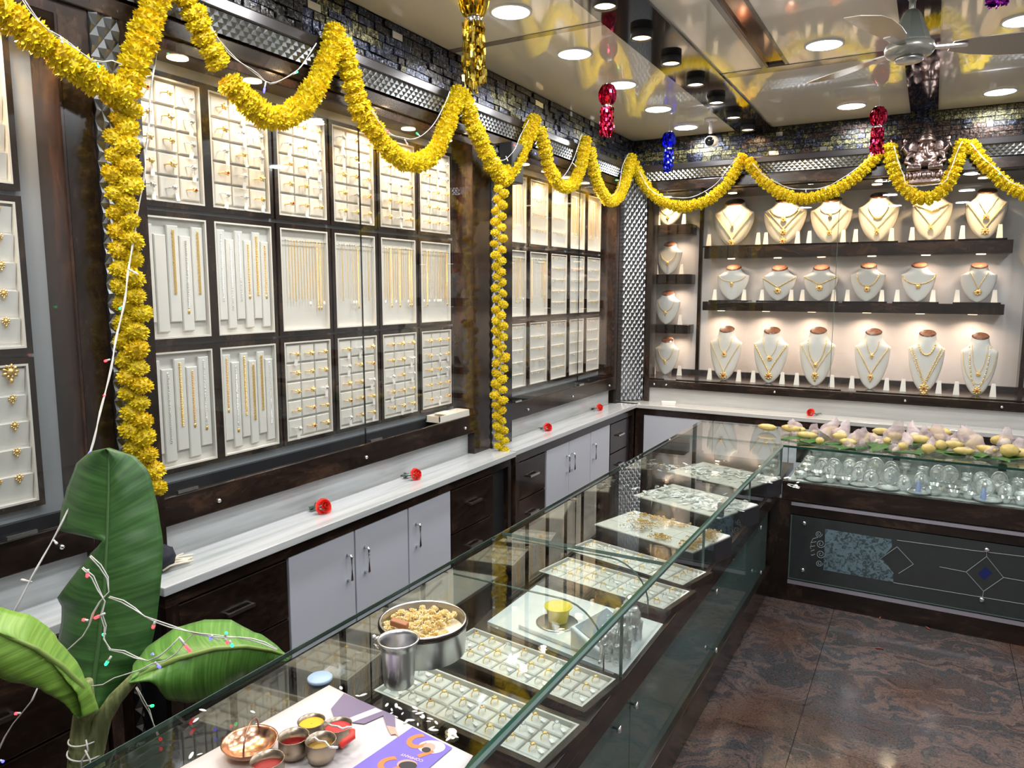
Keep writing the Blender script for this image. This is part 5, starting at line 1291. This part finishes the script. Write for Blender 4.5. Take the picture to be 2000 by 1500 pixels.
def bagm(seed, Hh, W_, D_):
    rg = random.Random(seed); mb = MB(); n = 14; rows = 9
    for j in range(rows):
        f = j/(rows-1); w_ = W_*(1-.45*f)*(.8+.5*sin(min(1, f*1.3)*pi)*.5); d = D_*(1-f)**.7+.002
        for k in range(n):
            a = 2*pi*k/n; q = 1+.55*noise.noise(Vector((cos(a)*1.5+seed, sin(a)*1.5, f*3)))
            mb.v.append((w_*cos(a)*q+.12*W_*noise.noise(Vector((f*2, seed, 0))), d*sin(a)*q, Hh*f+.12*Hh*f*noise.noise(Vector((cos(a)*2, seed*3, f*2)))))
    for j in range(rows-1):
        for k in range(n): mb.f.append((j*n+k, j*n+(k+1) % n, (j+1)*n+(k+1) % n, (j+1)*n+k)); mb.mi.append(0)
    return mb.mesh('bag_film', BAG, True)
BAGM = [bagm(s, .10, .05, .035) for s in range(5)]
BG = [(1562, 846, 1.0), (1590, 850, .8), (1612, 852, 1.25), (1640, 856, 1.2), (1665, 864, .9), (1692, 866, 1.0), (1716, 868, .75), (1742, 862, 1.35), (1772, 872, .8), (1787, 862, 1.2), (1815, 880, .8), (1835, 862, 1.1), (1862, 868, .95), (1905, 878, 1.45), (1930, 888, .6), (1962, 872, 1.1), (1990, 888, .9), (1660, 876, .6), (1750, 882, .6), (1880, 890, .55), (1808, 865, 1.0)]
for i, (x, y, s) in enumerate(BG):
    P = onz((x, y), ZG+.004)
    t = thing('plastic_bag', 'thin milky plastic bag of offerings, %s from the counter corner' % ORD[i], 'bag', (P.x, P.y+.015, ZG+.003), 'plastic bags of offerings', rot=(rg.uniform(-.3, .5), rg.uniform(-.75, .75), rg.uniform(-1.2, 1.2)))
    inst('bag_film', BAGM[i % 5], t, (0, 0, 0), None, s)
    MB().ell((0, 0, .022*s), (.030*s, .022*s, .020*s), 0, 12, 8, ns=.15).build('contents', BANF if i % 3 else PETW, t, True, True)
    inst('dark_nut', MB().ell((.018, -.012, .012), (.010, .009, .009), 0, 8, 5).mesh('dark_nut', CAPB, True), t, (0, 0, 0), None, s)

# ------------------------------------------------------------------ banana plant
t = thing('banana_plant', 'banana plant with three broad leaves tied beside the left pillar', 'plant', (ond((172, 1500), 1.72).x, ond((172, 1500), 1.72).y, 0))
def rl(pts, n):
    "resample a polyline to n+1 points"
    P = [Vector(p) for p in pts]; L = [0]
    for i in range(len(P)-1): L.append(L[-1]+(P[i+1]-P[i]).length)
    out = []
    for k in range(n+1):
        d = L[-1]*k/n; j = 0
        while j < len(P)-2 and L[j+1] < d: j += 1
        out.append(P[j].lerp(P[j+1], (d-L[j])/max(1e-9, L[j+1]-L[j])))
    return out
def rt(pts, n):
    "edge rail whose points carry their own fraction of the midrib length"
    out = []
    for k in range(n+1):
        f = k/n; j = 0
        while j < len(pts)-2 and pts[j+1][3] < f: j += 1
        a, b = pts[j], pts[j+1]; q = min(1, max(0, (f-a[3])/max(1e-6, b[3]-a[3])))
        out.append(ond(a[:2], a[2]).lerp(ond(b[:2], b[2]), q))
    return out
def banana_leaf(mid, left, right, m, wav=.006, fold=.03, lab=None, rm=RIBM, rr=.008):
    n = 72; M_ = rl([ond(p[:2], p[2]) for p in mid], n); Lq = rt(left, n) if len(left[0]) > 3 else rl([ond(p[:2], p[2]) for p in left], n); Rq = rl([ond(p[:2], p[2]) for p in right], n)
    mb = MB(); mb.uv = []; K = 10
    for i in range(n+1):
        for k in range(2*K+1):
            u = k/(2*K)*2-1; a = abs(u); E_ = Lq[i] if u < 0 else Rq[i]
            P = M_[i].lerp(E_, a); bulge = fold*sin(pi*min(1, a))*.8 + wav*.5*sin(i*.35+a*2)*a + wav*.6*noise.noise(Vector((i*.3, u*3, 1)))
            P = P - FW*bulge
            mb.v.append(tuple(P)); mb.uv.append((k/(2*K), i/n))
    for i in range(n):
        for k in range(2*K): q = i*(2*K+1)+k; mb.f.append((q, q+1, q+2*K+2, q+2*K+1)); mb.mi.append(0)
    o = mb.build('leaf', m, t, True, label=lab); s = o.modifiers.new('thick', 'SOLIDIFY'); s.thickness = .0012
    MB().tube([p-FW*.002 for p in M_], [rr*(1-.8*k/n)+.001 for k in range(n+1)], 8).build('midrib', rm, o, True)
banana_leaf([(182, 1405, 1.76), (183, 1340, 1.78), (195, 1250, 1.80), (205, 1150, 1.82), (210, 1050, 1.84), (213, 960, 1.86), (214, 875, 1.88)],
            [(182, 1405, 1.76, 0), (150, 1330, 1.80, .14), (114, 1260, 1.84, .27), (122, 1185, 1.86, .40), (112, 1168, 1.86, .43), (150, 1118, 1.87, .52), (178, 1080, 1.87, .60), (207, 1052, 1.85, .66), (116, 1040, 1.90, .675), (120, 1000, 1.91, .74), (130, 955, 1.92, .83), (150, 905, 1.92, .93), (178, 882, 1.90, .97), (214, 875, 1.88, 1)],
            [(182, 1405, 1.76), (215, 1385, 1.80), (290, 1285, 1.84), (304, 1220, 1.86), (316, 1130, 1.88), (318, 1060, 1.90), (308, 985, 1.92), (290, 920, 1.92), (262, 890, 1.91), (214, 875, 1.88)], LEAF1, .004, .02, 'tall dark green leaf', mat('dark_midrib', (.05, .12, .035), .4), .006)
banana_leaf([(172, 1390, 1.64), (160, 1340, 1.60), (120, 1300, 1.55), (70, 1265, 1.50), (0, 1235, 1.46), (-80, 1215, 1.42)],
            [(172, 1390, 1.64), (120, 1362, 1.60), (80, 1345, 1.56), (0, 1325, 1.50), (-60, 1310, 1.46), (-80, 1215, 1.42)],
            [(172, 1390, 1.64), (193, 1390, 1.64), (178, 1340, 1.62), (150, 1295, 1.60), (110, 1240, 1.58), (60, 1200, 1.54), (0, 1186, 1.50), (-80, 1200, 1.42)], LEAF2, .006, .045, 'light green drooping leaf')
banana_leaf([(262, 1325, 1.72), (290, 1310, 1.73), (350, 1285, 1.74), (420, 1266, 1.76), (480, 1262, 1.80), (530, 1270, 1.86), (568, 1283, 1.92)],
            [(262, 1325, 1.72), (258, 1300, 1.76), (290, 1262, 1.80), (340, 1228, 1.84), (400, 1210, 1.88), (450, 1212, 1.90), (510, 1240, 1.92), (568, 1283, 1.92)],
            [(262, 1325, 1.72), (300, 1333, 1.72), (325, 1363, 1.74), (365, 1374, 1.76), (420, 1365, 1.80), (470, 1340, 1.86), (520, 1312, 1.92), (568, 1283, 1.92)], LEAF3, .007, .030, 'mid green leaf drooping over the counter')
b0 = ond((172, 1500), 1.72)
MB().tube([(b0.x, b0.y, 0), (b0.x, b0.y, .4), ond((165, 1490), 1.72), ond((166, 1440), 1.72), ond((166, 1400), 1.71), ond((168, 1370), 1.68), ond((172, 1330), 1.65)], [.05, .045, .036, .032, .026, .018, .010], 14).build('stem', MOSS, t, True)
MB().tube([(b0.x+.02, b0.y+.01, .5), ond((180, 1480), 1.71), ond((190, 1440), 1.71), ond((200, 1405), 1.71), ond((225, 1365), 1.71), ond((262, 1325), 1.72), ond((290, 1310), 1.73)], [.028, .024, .022, .020, .017, .013, .008], 12).build('stem', MOSS, t, True)
def loop(py, tilt, rx):
    c = ond((168, py), 1.71); return [c+RR*rx*cos(a)+Vector((0, 0, tilt*cos(a)))-Vector((FW.x, FW.y, 0))*rx*sin(a) for a in [2*pi*k/22 for k in range(22)]]
mb = MB().tube(loop(1440, .002, .036), .002, 6, closed=True).tube(loop(1467, -.004, .038), .002, 6, closed=True)
mb.tube([ond((168, 1445), 1.665), ond((172, 1465), 1.665), ond((160, 1485), 1.665), ond((158, 1510), 1.665)], .002, 6).tube([ond((166, 1465), 1.66), ond((176, 1485), 1.66), ond((176, 1510), 1.66)], .002, 6)
mb.build('tie_string', WIRE, t, True, label='white tie string')

# ------------------------------------------------------------------ garlands
def curve_pts(pts, step):
    # Catmull-Rom then resample
    P = [Vector(p) for p in pts]; Q = []
    for i in range(len(P)-1):
        p0 = P[max(0, i-1)]; p1 = P[i]; p2 = P[i+1]; p3 = P[min(len(P)-1, i+2)]
        for k in range(10):
            s = k/10; Q.append(.5*((2*p1)+(p2-p0)*s+(2*p0-5*p1+4*p2-p3)*s*s+(3*p1-p0-3*p2+p3)*s*s*s))
    Q.append(P[-1]); L = sum((Q[i+1]-Q[i]).length for i in range(len(Q)-1)); return rl(Q, max(2, int(L/step)))
def garland(lab, px, plane, dia, loose=False, step=None, extra=0):
    step = step or dia*.42
    pts = curve_pts([plane(p) for p in px], step)
    c = pts[len(pts)//2]; t = thing('marigold_garland', lab, 'garland', c, 'yellow marigold garlands'); rg = random.Random(hash(lab) % 1000 if False else len(lab)*7+len(px))
    MB().tube(pts, .003, 5).build('thread', CLOTH, t, True)
    for i, p in enumerate(pts):
        tn = (pts[min(len(pts)-1, i+1)]-pts[max(0, i-1)]).normalized()
        if loose:
            off = RR*(.018 if i % 2 else -.018)+RR*rg.uniform(-.007, .007)-Vector((FW.x, FW.y, 0))*rg.uniform(-.005, .01)
            inst('flower', FMR[rg.randrange(3)], t, p+off-c, (rg.uniform(-.7, .7), rg.uniform(-.7, .7), rg.uniform(0, 6)), dia*rg.uniform(.88, 1.12))
        else:
            q = tn.to_track_quat('Z', 'Y').to_matrix() @ Matrix.Rotation(rg.uniform(0, 6), 3, 'Z') @ Matrix.Rotation(rg.uniform(-.15, .15), 3, 'X')
            j = Vector((rg.uniform(-1, 1), rg.uniform(-1, 1), rg.uniform(-1, 1)))*dia*.04
            inst('flower', FMS[rg.randrange(3)], t, p+j-c, q, dia*1.10*rg.uniform(.92, 1.08))
def PL(x): return lambda p: onx(p, x)
def PBk(y): return lambda p: ony(p, y)
XG = XF+.075
garland('thick marigold garland sloping down from the top left corner', [(-60, -25), (0, 18), (35, 45), (75, 80), (115, 108), (150, 133), (190, 160), (235, 180)], PL(XG+.02), .088)
garland('marigold garland rising from the left pillar to the frame top', [(250, 175), (262, 130), (275, 85), (290, 40), (308, 0), (325, -40)], PL(XG+.02), .088)
garland('short marigold garland hanging from the top edge right of the pillar', [(352, -30), (372, 10), (390, 50), (408, 92), (425, 120)], PL(XG+.02), .084)
garland('marigold garland swag across the first trays of the large showcase', [(452, 165), (475, 190), (505, 218), (545, 232), (580, 215), (608, 180), (630, 140), (645, 100), (655, 62)], PL(XG), .092)
garland('marigold garland swag across the fifth tray of the large showcase', [(668, 85), (680, 120), (690, 165), (703, 210), (730, 255), (765, 298), (808, 318), (845, 300), (868, 255), (882, 215), (895, 180)], PL(XG), .092)
garland('marigold garland sloping down to the middle pillar', [(905, 185), (918, 225), (932, 262), (950, 298), (965, 325), (980, 350)], PL(XG), .092)
garland('marigold garland rising from the middle pillar', [(985, 352), (1002, 325), (1020, 295), (1032, 265), (1043, 235)], PL(XG), .092)
garland('small marigold swag above the farther showcase, nearer one', [(1055, 255), (1063, 290), (1072, 325), (1085, 352), (1103, 366), (1122, 356), (1134, 325), (1140, 295), (1144, 275)], PL(XG), .088)
garland('small marigold swag above the farther showcase, next to the corner', [(1153, 295), (1160, 335), (1170, 365), (1190, 392), (1208, 385), (1220, 358), (1228, 330), (1233, 308)], PL(XG), .088)
YGd = YB-.075
garland('marigold swag on the back wall starting at the corner', [(1240, 322), (1252, 350), (1275, 380), (1305, 398), (1340, 403), (1380, 392), (1412, 368), (1435, 335), (1450, 305)], PBk(YGd), .090)
garland('wide marigold swag in the middle of the back wall', [(1462, 315), (1480, 342), (1510, 368), (1545, 385), (1585, 387), (1630, 372), (1668, 348), (1700, 318), (1722, 290)], PBk(YGd), .090)
garland('marigold swag hanging under the bronze idol', [(1738, 288), (1743, 320), (1755, 350), (1775, 375), (1800, 388), (1828, 382), (1852, 355), (1868, 320), (1880, 280)], PBk(YGd), .094)
garland('marigold garland running off the right edge', [(1895, 282), (1912, 305), (1932, 330), (1955, 350), (1985, 372), (2040, 395)], PBk(YGd), .090)
garland('long loose flower string hanging down the left pillar', [(238, 195), (242, 235), (235, 280), (240, 330), (236, 385), (246, 430), (250, 500), (250, 560), (262, 620), (256, 680), (262, 740), (268, 800), (272, 855), (285, 905), (296, 950)], PL(XF+.07), .074, True, .027)
garland('long loose flower string hanging down the middle pillar', [(977, 368), (975, 430), (973, 500), (976, 570), (974, 640), (978, 710), (974, 780), (978, 830), (981, 880)], PL(XF+.09), .062, True, .030)

# ------------------------------------------------------------------ string lights
def string(lab, px, plane, bulbs, r=.0014, twin=True, grp='white wire string lights'):
    pts = curve_pts([plane(p) for p in px], .03)
    c = pts[len(pts)//2]; t = thing('string_light', lab, 'string light', c, grp)
    MB().tube(pts, r, 5).build('wire', WIRE, t, True)
    if twin: MB().tube([p+Vector((.004*cos(i*.9), .004*sin(i*.9), .004*sin(i*.9+1))) for i, p in enumerate(pts)], r, 5).build('wire', WIRE, t, True)
    for (bp, ep, col) in bulbs:
        a = plane(bp); b = plane(ep); d = (b-a)
        s = MB().tube([a, a+d*.6], .0028, 6).build('bulb_socket', WIRE, t, True)
        MB().tube([a+d*.55, a+d*.9, b], [.0036, .0034, .0010], 7).build('bulb', BULB[col], t, True)
XW = XG+.045
string('string light following the garland in the top left corner', [(38, -10), (60, 25), (90, 55), (120, 72), (150, 95), (172, 115), (190, 125), (215, 118), (238, 125)], PL(XW+.02), [((190, 122), (193, 132), 'green'), ((118, 72), (122, 86), 'clear')])
string('long string light running from the frame top down past the pillar to the left edge', [(318, -10), (316, 60), (308, 95), (300, 130), (293, 200), (287, 280), (280, 350), (268, 420), (258, 480), (250, 540), (240, 600), (228, 660), (205, 770), (190, 830), (172, 895), (150, 960), (130, 1000), (100, 1060), (50, 1150), (0, 1245), (-30, 1290)], lambda p: ond(p, 2.42-.65*max(0, min(1, (p[1]-100)/1100))),
       [((308, 96), (345, 97), 'clear'), ((306, 92), (330, 104), 'green'), ((250, 525), (270, 536), 'clear'), ((240, 598), (232, 604), 'green'), ((215, 702), (203, 706), 'red'), ((205, 770), (203, 774), 'red'), ((172, 888), (177, 882), 'blue'), ((145, 950), (155, 962), 'green'), ((105, 1055), (112, 1063), 'clear'), ((62, 1137), (40, 1132), 'clear')], .0018)
string('string light drooping above the second tray of the large showcase', [(395, 35), (430, 80), (462, 115), (500, 145), (525, 162), (552, 155), (580, 138), (600, 112), (618, 85)], PL(XW), [((519, 160), (515, 182), 'blue'), ((572, 145), (582, 140), 'green')])
string('string light drooping above the fifth tray of the large showcase', [(725, 215), (745, 245), (770, 265), (800, 272), (828, 262), (852, 235), (870, 200), (878, 178)], PL(XW), [((760, 262), (757, 254), 'red'), ((820, 266), (813, 259), 'green'), ((790, 272), (797, 284), 'clear')])
string('string light behind the garland by the middle pillar', [(965, 310), (985, 312), (1005, 292), (1018, 262), (1032, 235)], PL(XW), [((1007, 288), (1004, 282), 'red'), ((988, 305), (992, 315), 'clear')])
string('string light beside the nearer small swag', [(1095, 350), (1108, 335), (1118, 315), (1128, 290), (1135, 262)], PL(XW), [((1118, 318), (1126, 326), 'clear'), ((1045, 298), (1046, 302), 'blue')])
string('string light beside the corner garland', [(1192, 385), (1206, 372), (1212, 345), (1218, 318), (1228, 300)], PL(XW), [((1208, 352), (1202, 352), 'green'), ((1214, 336), (1211, 336), 'blue')])
string('string light along the first back wall swag', [(1248, 335), (1275, 375), (1310, 385), (1350, 385), (1395, 362), (1425, 325), (1445, 305)], PBk(YB-.13), [((1378, 375), (1386, 382), 'clear'), ((1412, 345), (1410, 350), 'blue')])
string('string light along the wide back wall swag', [(1470, 320), (1500, 348), (1540, 366), (1575, 370), (1615, 364), (1650, 345), (1690, 315), (1720, 285)], PBk(YB-.13), [((1574, 370), (1574, 376), 'clear'), ((1610, 365), (1614, 371), 'clear'), ((1655, 342), (1660, 342), 'blue')])
string('string light along the swag under the bronze idol', [(1745, 285), (1755, 315), (1765, 345), (1775, 362), (1840, 358), (1855, 335), (1868, 300), (1880, 275)], PBk(YB-.13), [((1742, 278), (1740, 274), 'red'), ((1748, 315), (1744, 318), 'clear')])
string('string light along the garland at the right edge', [(1895, 280), (1925, 312), (1950, 335), (1975, 355), (2010, 372)], PBk(YB-.13), [((1903, 290), (1906, 294), 'red'), ((1950, 338), (1954, 341), 'green')])
PP = lambda dd: (lambda p: ond(p, dd))
string('string light draped over the tall banana leaf', [(175, 1087), (200, 1115), (212, 1140), (212, 1165), (205, 1168), (192, 1178), (180, 1205), (168, 1235), (145, 1258), (120, 1280)], PP(1.66), [((172, 1112), (170, 1128), 'red'), ((172, 1212), (160, 1210), 'red'), ((205, 1198), (183, 1208), 'red')])
string('string light looping down the tall leaf to the right leaf', [(160, 1110), (180, 1130), (196, 1165), (208, 1180), (198, 1205), (210, 1228), (203, 1250), (216, 1272), (240, 1275), (262, 1285), (295, 1290), (325, 1270), (352, 1243)], PP(1.66), [((206, 1238), (200, 1240), 'green'), ((217, 1282), (205, 1300), 'green'), ((300, 1280), (296, 1276), 'blue'), ((302, 1293), (314, 1305), 'blue')])
string('string light crossing from the tall leaf onto the right leaf', [(212, 1167), (245, 1180), (285, 1205), (310, 1213), (345, 1225), (390, 1240), (430, 1245), (480, 1245), (520, 1255), (541, 1268)], PP(1.64), [((303, 1213), (298, 1228), 'red'), ((415, 1240), (410, 1250), 'blue'), ((440, 1242), (443, 1234), 'green'), ((440, 1246), (445, 1258), 'red'), ((448, 1250), (455, 1264), 'green'), ((350, 1245), (373, 1274), 'red')])
string('string light loop at the foot of the right leaf', [(178, 1340), (190, 1345), (210, 1330), (235, 1320), (270, 1310), (300, 1295), (335, 1285), (365, 1250), (385, 1235), (430, 1252)], PP(1.64), [], twin=False)
string('string light dropping behind the left leaf to the bottom corner', [(72, 1345), (55, 1380), (35, 1400), (15, 1430), (0, 1460), (-10, 1490)], PP(1.78), [((40, 1393), (28, 1394), 'red'), ((0, 1485), (8, 1488), 'blue')])
string('string light hanging below the right leaf stem', [(265, 1343), (275, 1365), (290, 1390), (300, 1415), (312, 1440)], PP(1.9), [((288, 1380), (301, 1378), 'green')])

# ------------------------------------------------------------------ foil lanterns
def lantern(p, z, H_, m, lab, s=1.0):
    P = onz(p, z); t = thing('foil_lantern', lab, 'lantern', (P.x, P.y, z), 'hanging foil lanterns'); rg = random.Random(int(p[0]))
    MB().tube([(0, 0, 0), (0, 0, ZC-z)], .001, 4).build('thread', WIRE, t, False, True)
    MB().lathe([(.018*s, 0), (.02*s, -.012*s)], 14).build('top_ring', FS, t, True, True)
    mb = MB()
    for k in range(34):
        a = 2*pi*k/34+rg.uniform(-.05, .05); pts = []
        for j in range(7): f = j/6; R_ = (.026+.020*sin(pi*f)**.7)*s; pts.append(Vector((R_*cos(a+.25*f), R_*sin(a+.25*f), -.01*s-H_*.36*f)))
        for j in range(6):
            w_ = .006*s; sd = Vector((-sin(a), cos(a), 0)).lerp(Vector((cos(a), sin(a), 0)), rg.uniform(0, .7)).normalized()*w_
            mb.add([pts[j]-sd, pts[j]+sd, pts[j+1]+sd, pts[j+1]-sd], [(0, 1, 2, 3)])
    mb.build('puffed_head', m, t, False, True, kind='stuff')
    z1 = -.01*s-H_*.36
    MB().lathe([(.021*s, z1), (.024*s, z1-.01*s), (.021*s, z1-.022*s)], 16, cap=(False, False)).build('silver_collar', FS, t, True, True)
    mb = MB()
    for k in range(60):
        a = rg.uniform(0, 2*pi); R_ = rg.uniform(.012, .042)*s; zz = z1-.015*s; p0 = Vector((R_*.8*cos(a), R_*.8*sin(a), zz)); ph = rg.uniform(0, 6)
        n = 9; L_ = (H_*.60-.02)*rg.uniform(.82, 1.05)
        for j in range(n):
            w_ = .0055*s; aa = a+ph+j*1.1; sd = Vector((cos(aa), sin(aa), .2))*w_; p1 = p0+Vector((rg.uniform(-.003, .003), rg.uniform(-.003, .003), -L_/n))
            mb.add([p0-sd, p0+sd, p1+sd, p1-sd], [(0, 1, 2, 3)]); p0 = p1
    mb.build('fringe', m, t, False, True, kind='stuff')
lantern((925, -62), 2.93, .42, FG, 'gold foil lantern hanging at top centre', 1.15)
lantern((1187, 162), 2.93, .29, FR, 'red foil lantern hanging left of the dark ceiling strip')
lantern((1307, 256), 2.93, .29, FB, 'blue foil lantern hanging near the back corner')
lantern((1717, 206), 2.93, .30, FR, 'red foil lantern hanging beside the bronze idol', 1.0)
lantern((1953, -62), 2.93, .125, FP, 'purple foil lantern hanging in the top right corner')

# ------------------------------------------------------------------ ceiling fan
FN = mat('fan_silver', (.42, .42, .38), .3, .7); FD = mat('fan_grey', (.20, .22, .20), .35, .5); FBL = mat('fan_blade_taupe', (.40, .34, .28), .3, .4)
hc = Vector((-.142, 3.45, 2.745))
t = thing('ceiling_fan', 'silver ceiling fan with three taupe blades under the dark strip', 'fan', hc)
MB().lathe([(.012, .10), (.012, ZC-hc.z-.012)], 14).build('downrod', FN, t, True, True)
MB().lathe([(.030, ZC-hc.z-.012), (.028, ZC-hc.z-.04), (.014, ZC-hc.z-.06)], 20, cap=(True, True)).build('ceiling_cup', FN, t, True, True)
MB().lathe([(.020, .150), (.034, .135), (.074, .03), (.076, .020)], 8, cap=(True, True)).build('cone_cover', FD, t, False, True)
MB().lathe([(.020, .030), (.086, .020), (.090, .004), (.090, -.006), (.080, -.022), (.050, -.030), (.001, -.032)], 36, cap=(True, False)).build('motor', FN, t, True, True)
MB().lathe([(.0, -.022), (.050, -.030), (.052, -.040), (.046, -.046), (.001, -.048)], 32, cap=(False, False)).build('bottom_cap', STEEL, t, True, True)
for a in (-106, 18, 139):
    M_ = Matrix.Rotation(radians(a), 3, 'Z'); mb = MB()
    outline = [(.15, -.035), (.15, .035), (.24, .068), (.34, .085), (.45, .088), (.495, .07), (.505, .0), (.48, -.070), (.38, -.075), (.25, -.060)]
    Pt = Matrix.Rotation(radians(-12), 3, 'X')
    o = mb.prism([M_ @ (Pt @ Vector((x, y, 0))+Vector((0, 0, .004))) for x, y in outline], (0, 0, 1), .003).build('blade', FBL, t, False, True)
    b = MB().prism([M_ @ Vector((x, y, .002)) for x, y in ((.075, -.014), (.20, -.030), (.21, 0), (.20, .030), (.075, .014))], (0, 0, 1), .006).build('blade_bracket', STEEL, t, False, True)

# cctv camera
c = onz((1389, 232), ZC); t = thing('security_camera', 'white security camera with black face under the back ceiling', 'camera', c)
MB().lathe([(.045, 0), (.045, -.012), (.02, -.02)], 20).tube([(0, 0, -.015), (0, -.005, -.10)], .012, 10).build('bracket', RIMW, t, True, True)
Mc = Matrix.Rotation(radians(100), 3, 'X') @ Matrix.Rotation(radians(0), 3, 'Z')
MB().lathe([(.026, -.05), (.036, -.045), (.038, .05), (.034, .058)], 20, (.012, -.01, -.155), M=Mc).build('housing', RIMW, t, True, True)
MB().lathe([(.031, .0585), (.031, .061)], 20, (.012, -.01, -.155), M=Mc).build('lens_face', BLACK, t, True, True)

# bronze idol on the back fascia
g = Vector((ony((1808, 300), 5.80).x, 5.80, zat((1808, 360), 5.80)))
t = thing('bronze_idol', 'dark bronze seated elephant-headed idol fixed above the back showcase', 'idol', g)
k = .385/.40
mb = MB().ell((0, -.01, .165), (.075, .05, .065), 0, 16, 10).ell((0, -.02, .145), (.06, .045, .04), 0, 14, 8)
for s in (-1, 1):
    mb.tube([(s*.03, -.03, .115), (s*.09, -.05, .115), (s*.10, -.06, .105), (s*.02, -.07, .100)], [.03, .028, .022, .014], 10)
    mb.tube([(s*.06, 0, .20), (s*.105, -.01, .18), (s*.115, -.03, .145), (s*.085, -.05, .135)], [.02, .018, .015, .013], 8)
    mb.tube([(s*.06, .01, .21), (s*.115, .0, .215), (s*.135, -.01, .245), (s*.125, -.02, .275)], [.02, .017, .014, .012], 8)
mb.ell((0, -.01, .245), (.05, .045, .048), 0, 16, 10)
mb.tube([(0, -.045, .25), (0, -.065, .225), (.006, -.068, .195), (.022, -.068, .175), (.040, -.065, .178)], [.022, .019, .016, .013, .009], 10)
remesh_obj(mb, 'body', BRONZE, t, .0045)
for s in (-1, 1):
    MB().ell((s*.072, 0, .245), (.034, .009, .042), 0, 14, 8).build('ear', BRONZE, t, True, True)
    MB().tube([(s*.018, -.05, .228), (s*.026, -.068, .218)], [.005, .002], 6).build('tusk', BRONZE, t, True, True)
    MB().tube([(s*.125, -.02, .275), (s*.150, -.03, .225)], .005, 6).ell((s*.127, -.022, .288), (.014, .006, .016), 0, 8, 6).build('held_emblem', BRONZE, t, True, True)
MB().lathe([(.050, .275), (.055, .29), (.046, .30), (.048, .315), (.034, .325), (.034, .345), (.018, .36), (.014, .38), (.001, .392)], 16, cap=(True, False)).build('crown', BRONZE, t, True, True)
MB().lathe([(.135, 0), (.14, .012), (.125, .03), (.13, .045), (.115, .06), (.125, .078), (.10, .095)], 20, M=Matrix.Diagonal((1, .42, 1))).build('pedestal', BRONZE, t, True, True)
mb = MB()
for k in range(15):
    a = -pi+pi*k/14; mb.ell((.125*cos(a), .055*sin(a), .052), (.015, .012, .024), 0, 8, 6)
mb.build('lotus_petals', BRONZE, t, True, True)

# bits of litter on the floor
for i, (p, m_, lab) in enumerate((((1717, 1268), GOLDR, 'small reddish scrap lying on the granite floor, nearer one'), ((1720, 1208), ROSE, 'small red scrap on the floor at the foot of the etched counter'), ((1812, 1228), CAPB, 'small brown twig scrap by the skirting of the etched counter'))):
    P = onz(p, 0); o = MB().tube([(-.018, 0, .004), (0, .003, .006), (.018, -.002, .004)], [.003, .0045, .003], 6).build('floor_scrap', mat('scrap_red', (.22, .05, .04), .6), smooth=True, local=True, label=lab, cat='litter'); o.location = P; o.rotation_euler = (0, 0, .3+i)
